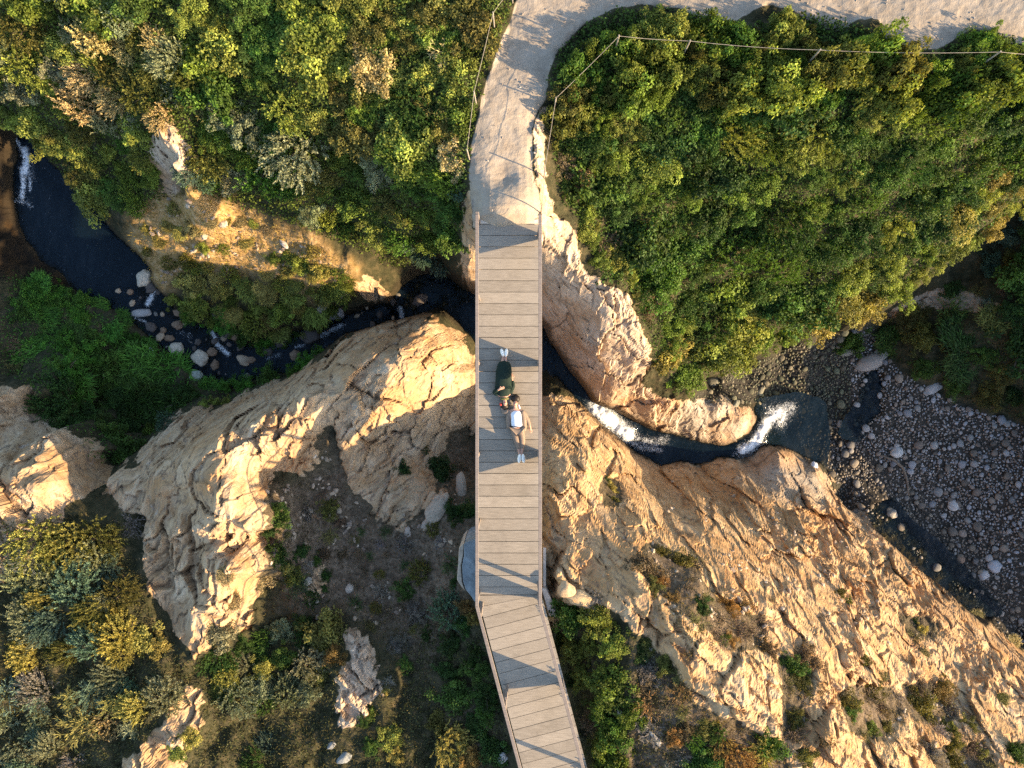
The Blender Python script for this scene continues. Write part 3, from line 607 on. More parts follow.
WZd = WZ + .05 * np.clip(foam, 0, 1) * (1 + fbm(TX * 5, TY * 5, 101, 3)) + .012 * fbm(TX * 2, TY * 2, 103, 3)
depth = np.clip(WZ - TZ, 0, 9)
clear = np.exp(-depth * 5.0) * .9 + .04
WNAMES = {'left': ('pool_water', 'still dark blue pool below the small waterfall', ['left']), 'mid': ('stream_water', 'dark stream running between boulders under the footbridge', ['mid']),
          'chute': ('cascade_water', 'white cascade and black channel cut through the rocks', ['chute']), 'right': ('plunge_pool_water', 'dark plunge pool beside the cobbles', ['right', 'creek', 'creek2'])}
done = np.zeros((ny - 1, nx - 1), bool)
for k, (nm, lb, ps) in WNAMES.items():
    R = raster(*[PONDS[p] for p in ps], blur=7)
    mk = look(R, WPX, WPY) > .03
    sel = mk[:-1, :-1] & mk[1:, 1:] & ~done
    done |= sel
    q = quads.reshape(ny - 1, nx - 1, 4)[sel]
    u, inv = np.unique(q, return_inverse=True)
    V = np.stack([TX, TY, WZd], -1).reshape(-1, 3)[u]
    wme = np_mesh(nm, V, inv.reshape(-1, 4), True, {'foam': ('FLOAT', foam.ravel()[u]), 'clear': ('FLOAT', clear.ravel()[u])})
    tag(link(nm, wme, WATER), lb, 'water', kind='structure')
#@@PART2
# ------------------------------------------------------------------ timber and other plain materials
def wood_mat(name, c0, c1, rough=.85):
    m, nt, b = new_mat(name)
    oc = objco(nt)
    mp = N(nt, 'Mapping'); nt.links.new(oc, mp.inputs[0]); mp.inputs['Scale'].default_value = (2.2, 22, 22)
    g = nz(nt, mp.outputs[0], 1.6, 6, .65, .3)
    info = nt.nodes.new('ShaderNodeNewGeometry').outputs['Random Per Island']
    t = val(nt, val(nt, g, .85, 'MULTIPLY'), val(nt, info, .18, 'MULTIPLY'), 'ADD')
    c = ramp(nt, t, [(.25, c0), (.75, c1)])
    c = mixc(nt, ramp(nt, nz(nt, oc, 1.3, 5, .7), [(.5, 0.0), (.75, .35)]), c, tuple(x * .6 for x in c0))
    nt.links.new(c, b.inputs['Base Color']); b.inputs['Roughness'].default_value = rough
    b.inputs['Specular IOR Level'].default_value = .25
    bump(nt, b, g, .35, .006)
    return m
def plain_mat(name, c, rough=.8, scale=14, var=.35, bmp=.01):
    m, nt, b = new_mat(name)
    oc = objco(nt)
    n = nz(nt, oc, scale, 5, .65)
    nt.links.new(ramp(nt, n, [(.3, tuple(x * (1 - var) for x in c)), (.7, tuple(min(x * (1 + var), .9) for x in c))]), b.inputs['Base Color'])
    b.inputs['Roughness'].default_value = rough; b.inputs['Specular IOR Level'].default_value = .25
    bump(nt, b, n, .4, bmp)
    return m
DECK = wood_mat('weathered_deck', (.17, .145, .115), (.33, .285, .23))
RAIL = wood_mat('rail_timber', (.12, .10, .088), (.25, .21, .185))
CONC = plain_mat('concrete', (.20, .225, .235), .9, 4, .4, .06)
PALEW = plain_mat('pale_timber', (.55, .48, .40), .85, 9, .25)
STEEL = plain_mat('cable_steel', (.32, .31, .30), .5, 20, .2)
FENCEW = plain_mat('fence_wood', (.27, .235, .19), .85, 12, .3)

# ------------------------------------------------------------------ footbridge
bridge = tag(empty('footbridge', (0, 0, 0)), 'narrow plank footbridge with timber rails crossing the gorge', 'footbridge')
XL, XR, YT, YB = -.912, .735, 4.42, -5.80
d0 = Vector((1.14, -4.33, 0)).normalized(); nrm = Vector((-d0.y, d0.x, 0))      # lower ramp: direction and its left-to-right normal
LA, RA = Vector((XL + .02, YB, 0)), Vector((XR + .015, YB, 0))
r_ = np.random.default_rng(3)
mb = MB(); y = YT - .02; pitch = .312
while y > YB + .02:
    w = pitch if y - pitch > YB + .05 else y - YB
    mb.box(((XL + XR) / 2 + r_.normal(0, .003), y - w / 2, -.022 + r_.normal(0, .0016)), (XR - XL + .12, w - .012 - .005 * r_.random(), .044))
    y -= w
mb.build('deck', DECK, bridge)
MB().box(((XL + XR) / 2, YT + .05, -.012), (XR - XL + .1, .11, .05)).build('threshold_board', PALEW, bridge, bevel=.004)
mb = MB(); t = .0; L2 = 6.2
while t < L2:
    k = 0.32
    a = LA + d0 * (t + .005); b_ = LA + d0 * (t + k - .008)
    span = (RA - LA).dot(nrm)
    ra = RA + d0 * (((a - RA).dot(d0))); rb = RA + d0 * (((b_ - RA).dot(d0)))
    z = r_.normal(0, .0016)
    o = nrm * .06
    pts = [a - o, ra + o, rb + o, b_ - o]
    mb.poly([(p.x, min(p.y, YB - .006) if t < .5 else p.y, z) for p in pts], .044)
    t += k
# wedge boards that turn the corner
ra0 = RA + d0 * ((LA - RA).dot(d0))
for q in range(0, 1):
    p0 = RA + nrm * .06
    mb.poly([(LA.x + .02, YB - .006, 0.0), (p0.x, YB - .006, 0.0), (ra0.x + nrm.x * .06, ra0.y + nrm.y * .06 + .006, 0.0)] if ra0.y < YB - .02 else
            [(LA.x, YB - .006, 0), (p0.x, YB - .006, 0), (p0.x + .01, YB - .02, 0)], .044)
mb.build('ramp_deck', DECK, bridge)
mb = MB()
for x in (XL + .18, XR - .18): mb.bar((x, YT, -.20), (x, YB - .1, -.20), .14, .30)
for A_ in (LA + nrm * .18, RA - nrm * .18): mb.bar(A_ + Vector((0, 0, -.20)), A_ + d0 * 6.2 + Vector((0, 0, -.20)), .14, .30)
mb.build('stringer', RAIL, bridge)
RAILH = 1.05
segs = [(Vector((XL, YT, 0)), Vector((XL, YB, 0))), (Vector((XR, YT, 0)), Vector((XR, YB, 0))), (LA - Vector((.02, 0, 0)), LA + d0 * 6.2), (RA - Vector((.015, 0, 0)), RA + d0 * 6.2)]
for i, (a, b_) in enumerate(segs):
    up = Vector((0, 0, RAILH))
    mb = MB(); mb.bar(a + up, b_ + up, .088, .042)
    mb.build('handrail', RAIL, bridge, bevel=.006)
    for h in (.74, .90):
        MB().tube([a + Vector((0, 0, h)), b_ + Vector((0, 0, h))], .006, 5).build('cable', STEEL, bridge)
TAN = math.tan(SUN_EL); K = .01 * TAN / .344
right_posts = [235, 363, 452, 583, 594]
def yw(py): return (384 - py) * HC / FP
def post(p, d, h=RAILH - .022):
    MB().bar(p + Vector((0, 0, -.35)), p + Vector((0, 0, h)), .09, .09, up=d).build('post', RAIL, bridge, bevel=.006)
for py in right_posts: post(Vector((XR + .0, yw(py), 0)), (0, 1, 0))
for py in (222, 300, 364, 452, 520, 590): post(Vector((XL, yw(py), 0)), (0, 1, 0))
for s_ in (.25, 2.75, 5.2): post(LA + d0 * s_, d0)
for s_ in (2.42, 4.9): post(RA + d0 * s_, d0)
# a short outrigger post beside the ramp's left rail
MB().bar(LA + d0 * 2.60 + nrm * .10 + Vector((0, 0, 0)), LA + d0 * 2.60 + nrm * .08 + Vector((0, 0, .82)), .07, .07, up=d0).build('post', RAIL, bridge, bevel=.005)
# made-up triangular boards at the posts, shaped to throw the wedge shadows on the planks
def add_shadow_board(base, d, w, run, thick=.03):
    up = RAILH - .03
    pts = [base, base + d * w, base + d * run + Vector((0, 0, up)), base + Vector((0, 0, up))]
    n = Vector((-d.y, d.x, 0)) * thick / 2
    g = MB()
    f = [g.bm.verts.new(p - n) for p in pts]; k = [g.bm.verts.new(p + n) for p in pts]
    g.bm.faces.new(f); g.bm.faces.new(k[::-1])
    for q in range(4): g.bm.faces.new((f[q], f[(q + 1) % 4], k[(q + 1) % 4], k[q]))
    g.build('shadow_board', RAIL, bridge)
dn = Vector((0, -1, 0))
for py, w, slope in ((235, .14, 34), (363, .10, 23), (452, .14, 36)):
    add_shadow_board(Vector((XR + .002, yw(py), .012)), dn, w, w + slope * HC / FP * RAILH / (57 * K))
add_shadow_board(RA + d0 * .02 + Vector((0, 0, .012)), d0, .08, .30 + .62)
add_shadow_board(RA + d0 * 2.42 + Vector((0, 0, .012)), d0, .12, .12 + 1.35)
# abutments
ab = tag(empty('bridge_abutment', (0, -5.4, -.5)), 'blue grey concrete abutment beside the left rail at the bend', 'abutment')
def absp(pts, z): return [tuple(Vector(P(px, py, z)) - Vector((0, -5.4, -.5))) for px, py in pts]
MB().poly(absp([(464, 544), (469, 541), (476, 539), (480, 575), (481, 604), (475, 602), (471, 596), (466, 590), (463, 581), (462, 566), (464, 556)], -.55), 2.6).build('concrete_block', CONC, ab, bevel=.012)
MB().poly(absp([(459, 548), (464, 543), (463, 556), (461, 566), (462, 582), (465, 591), (461, 586), (457, 580), (458, 566)], -.62), 2.6).build('facing_stone', plain_mat('facing_stone', (.36, .29, .22), .9, 8, .35, .04), ab, bevel=.015)
ab2 = tag(empty('wing_wall', P(548, 600, -.3)), 'pale tapering wing wall board beside the right rail at the bend', 'wing wall')
v0 = Vector(P(548, 600, -.3))
MB().poly([tuple(Vector(P(px, py, -.25)) - v0) for px, py in [(541, 588), (546, 588), (557, 611), (556, 618), (549, 616)]], 1.2).build('board', PALEW, ab2, bevel=.02)
MB().poly([tuple(Vector(P(px, py, -.32)) - v0) for px, py in [(543, 548), (546, 548), (546, 587), (543, 587)]], 1.0).build('edge_strip', PALEW, ab2, bevel=.01)

# ------------------------------------------------------------------ cable fences
def top_at(px, py, h):
    z = 0.0
    for _ in range(12):
        x, y, _q = P(px, py, z); z = float(ground(x, y)) + h
    return Vector(P(px, py, z))
def fence(pts, label, h=.95, lean=None):
    tops = [top_at(px, py, h) for px, py in pts]
    o = tag(empty('cable_fence', tuple(tops[0] - Vector((0, 0, h)))), label, 'fence')
    c0 = Vector(o.location)
    for i, t in enumerate(tops):
        MB().tube([t - c0 + Vector((.02, .01, -h - .25)), t - c0 + Vector((0, 0, .04))], .02, 7).build('post', FENCEW, o)
    for hh, rr in ((0, .0065),):
        pl = []
        for a, b_ in zip(tops, tops[1:]):
            n = max(2, int((b_ - a).length / .5))
            for k in range(n):
                q = k / n; pl.append(a.lerp(b_, q) - c0 + Vector((0, 0, hh - .10 * 4 * q * (1 - q) * min(1, (b_ - a).length / 4))))
        pl.append(tops[-1] - c0 + Vector((0, 0, hh)))
        MB().tube(pl, rr, 5).build('cable', FENCEW, o)
fence([(542, 205), (545, 168), (556, 98), (619, 36), (690, 41), (820, 50), (1000, 52), (1090, 57)], 'thin cable fence on posts running through the right bank shrubs beside the path')
fence([(512, -14), (493, 13), (474, 92), (467, 150)], 'short cable fence among the shrubs left of the sandy path', .85)

# ------------------------------------------------------------------ people lying on the deck
def skin(name, joints, edges, mat, parent, root=None, sub=2, smooth=True):
    me = bpy.data.meshes.new(name)
    names = list(joints)
    me.from_pydata([joints[n][0] for n in names], [(names.index(a), names.index(b)) for a, b in edges], [])
    o = link(name, me, mat, parent)
    md = o.modifiers.new('skin', 'SKIN'); md.use_smooth_shade = True
    me.skin_vertices.new() if not me.skin_vertices else None
    for i, n in enumerate(names):
        r = joints[n][1]; sv = me.skin_vertices[0].data[i]
        sv.radius = r if isinstance(r, tuple) else (r, r)
        sv.use_root = (n == (root or names[0]))
    s_ = o.modifiers.new('sub', 'SUBSURF'); s_.levels = sub; s_.render_levels = sub
    return o
def Q(px, py, z, c): return tuple(Vector(P(px, py, z)) - c)
SKIN = plain_mat('skin', (.48, .27, .19), .55, 20, .08, .001)
HAIR = plain_mat('dark_hair', (.02, .014, .011), .5, 40, .4, .004)
GREEN = plain_mat('dark_green_cloth', (.007, .018, .013), .8, 16, .3, .006)
WHITE = plain_mat('white_leather', (.88, .82, .74), .6, 20, .05, .002)
SHIRT = plain_mat('white_shirt_cloth', (.70, .73, .80), .8, 14, .06, .004)
SUIT = plain_mat('taupe_suit_cloth', (.215, .16, .12), .85, 24, .15, .004)
DARKC = plain_mat('navy_cloth', (.02, .025, .04), .8, 20, .25, .004)
RED = plain_mat('red_cloth', (.45, .05, .04), .7, 20, .2, .003)

def ellipsoid(name, c, r, mat, parent, rot=0.0, seg=16, rough=0.0):
    bm = bmesh.new()
    bmesh.ops.create_uvsphere(bm, u_segments=seg, v_segments=seg // 2 + 2, radius=1)
    for v in bm.verts:
        k = 1 + rough * math.sin(v.co.x * 9 + v.co.y * 7) * math.cos(v.co.z * 8)
        v.co = Vector((v.co.x * r[0] * k, v.co.y * r[1] * k, v.co.z * r[2] * k))
    bmesh.ops.transform(bm, matrix=Matrix.Translation(c) @ Matrix.Rotation(rot, 4, 'Z'), verts=bm.verts)
    me = bpy.data.meshes.new(name); bm.to_mesh(me); bm.free()
    me.polygons.foreach_set('use_smooth', np.ones(len(me.polygons), bool))
    return link(name, me, mat, parent)

def face(par, c, up, r=.1):
    """eyes, brows, nose and mouth on a head that looks straight up; `up` points to the crown"""
    u = Vector(up).normalized(); s = Vector((-u.y, u.x, 0))
    for k in (-1, 1):
        ellipsoid('eye', tuple(c + s * .032 * k + u * .008 + Vector((0, 0, r * .86))), (.012, .007, .006), DARKC, par, math.atan2(s.y, s.x), 8)
        ellipsoid('eyebrow', tuple(c + s * .033 * k + u * .030 + Vector((0, 0, r * .88))), (.019, .005, .005), HAIR, par, math.atan2(s.y, s.x), 8)
    ellipsoid('mouth', tuple(c - u * .055 + Vector((0, 0, r * .78))), (.024, .008, .008), RED, par, math.atan2(s.y, s.x), 8)

def hand_chain(J, E, pre, wrist, at, dirv, side, r=.0085):
    """palm and five fingers from a wrist joint"""
    d = Vector(dirv).normalized(); s = Vector((-d.y, d.x, 0)) * side
    a = Vector(at)
    J[pre + 'palm'] = (tuple(a + d * .055), (.022, .036)); E.append((wrist, pre + 'palm'))
    for k, (off, ln) in enumerate(((-.027, .062), (-.009, .075), (.009, .070), (.026, .052))):
        b0 = a + d * .085 + s * off; b1 = b0 + d * ln * .55 + Vector((0, 0, .004)); b2 = b0 + d * ln + Vector((0, 0, -.014))
        for q, p in enumerate((b0, b1, b2)):
            J[f'{pre}f{k}{q}'] = (tuple(p), r * (1 - .12 * q))
        E += [(pre + 'palm', f'{pre}f{k}0'), (f'{pre}f{k}0', f'{pre}f{k}1'), (f'{pre}f{k}1', f'{pre}f{k}2')]
    t0 = a + d * .03 - s * .038; t1 = t0 + d * .035 - s * .022
    J[pre + 't0'] = (tuple(t0), r * 1.15); J[pre + 't1'] = (tuple(t1), r)
    E += [(pre + 'palm', pre + 't0'), (pre + 't0', pre + 't1')]

# woman: feet towards the top of the photo, head beside the man's
c = Vector(P(503, 382, 0))
wo = empty('person', tuple(c))
tag(wo, 'woman in a long dark green dress and white shoes lying on the bridge planks', 'person', 'pair lying on the footbridge')
J, E = {}, []
def add(n, px, py, z, r, to=None):
    J[n] = (Q(px, py, z, c), r)
    if to: E.append((to, n))
add('pelvis', 503.5, 381, .13, (.15, .10)); add('waist', 503.5, 387, .12, (.12, .085), 'pelvis'); add('chest', 504, 392.5, .13, (.15, .10), 'waist')
add('neck', 504.6, 398, .12, .05, 'chest'); add('chin', 505, 401.6, .125, .065, 'neck'); add('head', 505.2, 404.2, .12, (.092, .080), 'chin'); add('crown', 505.4, 406.4, .115, .062, 'head')
add('nose', 505.1, 403.4, .225, .013, 'head'); 
for s_, nm, hx, kx, ax, fx in ((-1, 'l', 500.2, 500.6, 503.2, 502.4), (1, 'r', 507, 507.2, 505.4, 506.2)):
    add(nm + 'hip', hx, 379, .13, .085, 'pelvis'); add(nm + 'knee', kx, 368.6, .17, .058, nm + 'hip'); add(nm + 'ankle', ax, 357.6, .07, .036, nm + 'knee'); add(nm + 'toe', fx, 352.5, .10, .034, nm + 'ankle')
add('lsh', 499.0, 394.6, .12, .055, 'chest'); add('lel', 493.6, 392.0, .09, .042, 'lsh'); add('lwr', 499.4, 389.2, .285, .028, 'lel')
hand_chain(J, E, 'l', 'lwr', J['lwr'][0], (3.2, 1.2, -.1), -1, .012)
add('rsh', 509.0, 394.6, .12, .055, 'chest'); add('rel', 513.0, 386, .08, .042, 'rsh'); add('rwr', 512.0, 379, .08, .028, 'rel')
hand_chain(J, E, 'r', 'rwr', J['rwr'][0], (-.3, 3, 0), 1, .0095)
skin('body', J, E, SKIN, wo, 'pelvis')
J, E = {}, []
add('a', 503.5, 381, .14, (.235, .155)); add('b', 503.3, 387, .13, (.215, .145), 'a'); add('d', 504, 392.5, .14, (.215, .135), 'b'); add('e', 504.4, 397.0, .13, (.17, .10), 'd')
add('f', 503.8, 373, .16, (.245, .15), 'a'); add('g', 504.2, 366, .13, (.215, .125), 'f'); add('h', 504.4, 360.4, .08, (.15, .08), 'g')
skin('dress', J, E, GREEN, wo, 'a')
for nm, pts in (('sleeve', ((499.2, 394.4, .13, .078), (493.8, 391.8, .10, .085), (498.2, 389.7, .26, .055))), ('sleeve', ((509.2, 394.4, .13, .078), (513.0, 386, .09, .072), (512.2, 380.4, .085, .052)))):
    J, E = {}, []
    for q, (px, py, z, r) in enumerate(pts): add(str(q), px, py, z, r, str(q - 1) if q else None)
    skin(nm, J, E, GREEN, wo, '0')
for px, rz in ((502.3, .28), (506.2, -.12)):
    ellipsoid('shoe', Q(px, 352.6, .10, c), (.052, .115, .075), WHITE, wo, rz, 14)
ellipsoid('hair', Q(504.6, 406.0, .085, c), (.112, .105, .085), HAIR, wo, 0, 16, .05)
ellipsoid('hair_bow', Q(500.7, 404.4, .13, c), (.035, .05, .03), RED, wo, .5, 10)
ellipsoid('collar', Q(504.6, 398.6, .12, c), (.13, .05, .075), plain_mat('olive_knit', (.13, .125, .05), .9, 30, .3, .01), wo, .05, 14, .08)
face(wo, Vector(Q(505.2, 404.2, .12, c)), (0.03, -1, 0), .098)

# man: head towards the top of the photo
c = Vector(P(517, 425, 0))
mn = empty('person', tuple(c))
tag(mn, 'dark haired man in white shirt and taupe suit lying on the bridge planks', 'person', 'pair lying on the footbridge')
J, E = {}, []
add('pelvis', 517.5, 428, .13, (.15, .10)); add('waist', 516.8, 421, .12, (.14, .10), 'pelvis'); add('chest', 516, 414, .13, (.17, .11), 'waist')
add('neck', 515.5, 408.6, .12, .055, 'chest'); add('chin', 515.3, 406.2, .13, .068, 'neck'); add('head', 515.2, 403.4, .125, (.098, .085), 'chin'); add('crown', 515.2, 400.6, .115, .068, 'head'); add('nose', 515.2, 404.2, .24, .014, 'head')
for nm, hx, kx, ky, ax, ay, fx in (('l', 514.2, 516.8, 441, 519.4, 452.6, 519.6), ('r', 520.6, 522.4, 441, 521.6, 452.8, 522.6)):
    add(nm + 'hip', hx, 429, .13, .09, 'pelvis'); add(nm + 'knee', kx, ky, .14, .062, nm + 'hip'); add(nm + 'ankle', ax, ay, .085, .04, nm + 'knee'); add(nm + 'toe', fx, 458.6, .12, .036, nm + 'ankle')
add('rsh', 522.2, 411.6, .12, .06, 'chest'); add('rel', 527.6, 420.6, .08, .046, 'rsh'); add('rwr', 530.2, 427.4, .07, .03, 'rel')
hand_chain(J, E, 'r', 'rwr', J['rwr'][0], (.5, -2.4, 0), 1, .0105)
add('lsh', 509.8, 411.6, .12, .06, 'chest'); add('lel', 503.6, 412.4, .08, .046, 'lsh'); add('lwr', 502.0, 407.4, .08, .03, 'lel')
hand_chain(J, E, 'l', 'lwr', J['lwr'][0], (-.2, 2.2, 0), -1, .0105)
skin('body', J, E, SKIN, mn, 'pelvis')
J, E = {}, []
add('a', 516.6, 421.5, .13, (.165, .128)); add('b', 516, 414, .14, (.175, .135), 'a'); add('d', 515.6, 410.2, .13, (.12, .085), 'b'); add('e', 517.1, 427.2, .125, (.165, .125), 'a')
skin('shirt', J, E, SHIRT, mn, 'a')
J, E = {}, []
add('a', 517.4, 428, .125, (.172, .122))
for nm, hx, kx, ax in (('l', 514.2, 516.8, 519.0), ('r', 520.8, 522.6, 521.4)):
    add(nm + 'h', hx, 431, .125, (.105, .105), 'a'); add(nm + 'k', kx, 441, .14, .085, nm + 'h'); add(nm + 's', ax, 449.5, .10, .066, nm + 'k')
skin('trousers', J, E, SUIT, mn, 'a')
for pts in (((521.8, 410.2, .13, .085), (523.6, 417, .13, .085), (524.2, 425, .11, .08), (523.8, 431.5, .09, .07)), ((510.2, 410.4, .12, .082), (508.6, 417, .10, .085), (508.8, 425, .08, .075), (509.4, 429.5, .07, .06))):
    J, E = {}, []
    for q, (px, py, z, r) in enumerate(pts): add(str(q), px, py, z, r, str(q - 1) if q else None)
    skin('jacket_front', J, E, SUIT, mn, '0')
for pts in (((522.4, 411.2, .13, .085), (527.6, 420.4, .09, .070), (529.8, 426.4, .075, .052)), ((509.6, 411.4, .13, .085), (503.8, 412.4, .09, .072), (502.3, 409.0, .08, .054))):
    J, E = {}, []
    for q, (px, py, z, r) in enumerate(pts): add(str(q), px, py, z, r, str(q - 1) if q else None)
    skin('sleeve', J, E, SUIT, mn, '0')
for px, rz in ((519.4, -.1), (523.4, .12)):
    ellipsoid('shoe', Q(px, 458.4, .115, c), (.055, .128, .085), WHITE, mn, rz, 14)
ellipsoid('hair', Q(515.6, 398.6, .105, c), (.125, .115, .105), HAIR, mn, 0, 18, .07)
ellipsoid('belt', Q(517.0, 426.6, .135, c), (.178, .024, .125), DARKC, mn, -.05, 14)
ellipsoid('collar', Q(519.2, 406.6, .13, c), (.022, .075, .05), SHIRT, mn, .35, 10)
face(mn, Vector(Q(515.2, 403.4, .125, c)), (0, 1, 0), .105)

# ------------------------------------------------------------------ boulders, cobbles, pebbles
def stone_mesh(name, seed, sub=3, rough=.22, flat=.62):
    bm = bmesh.new(); bmesh.ops.create_icosphere(bm, subdivisions=sub, radius=1)
    r = np.random.default_rng(seed)
    co = np.array([v.co for v in bm.verts])
    D = r.normal(size=(9, 3)); D /= np.linalg.norm(D, axis=1)[:, None]; h = r.uniform(.72, 1.0, 9)
    for d, hh in zip(D, h):                                   # flat breaks
        k = co @ d; co = co - np.clip(k - hh, 0, 9)[:, None] * d * .8
    n = noise(co[:, 0] * 1.4 + seed, co[:, 1] * 1.4 + co[:, 2] * 1.1, seed)
    co = co * (1 + rough * n)[:, None]; co[:, 2] *= flat
    for v, p in zip(bm.verts, co): v.co = p
    me = bpy.data.meshes.new(name); bm.to_mesh(me); bm.free()
    me.polygons.foreach_set('use_smooth', np.ones(len(me.polygons), bool))
    return me
def stone_mat():
    m, nt, b = new_mat('stone')
    oi = nt.nodes.new('ShaderNodeObjectInfo')
    oc = objco(nt)
    n = nz(nt, oc, 3.5, 6, .7); n2 = nz(nt, oc, 9, 4, .7)
    k = ramp(nt, n, [(.3, .62), (.5, 1.0), (.7, 1.2)])
    c = mixc(nt, 1.0, oi.outputs['Color'], k, 'MULTIPLY')
    c = mixc(nt, ramp(nt, n2, [(.58, 0.0), (.7, .45)]), c, (.10, .085, .065))
    nt.links.new(c, b.inputs['Base Color']); b.inputs['Roughness'].default_value = .8
    bump(nt, b, n2, .5, .05)
    return m
STONE = stone_mat()
BO_ME = [stone_mesh('boulder', 20 + i, 3, .25, .68) for i in range(6)]
for me_ in BO_ME: me_.materials.append(STONE)
CREAM, TAN, GREY, BROWN, DARK, BLUE = (.48, .41, .31), (.36, .27, .18), (.30, .29, .28), (.20, .13, .08), (.075, .06, .05), (.36, .40, .45)
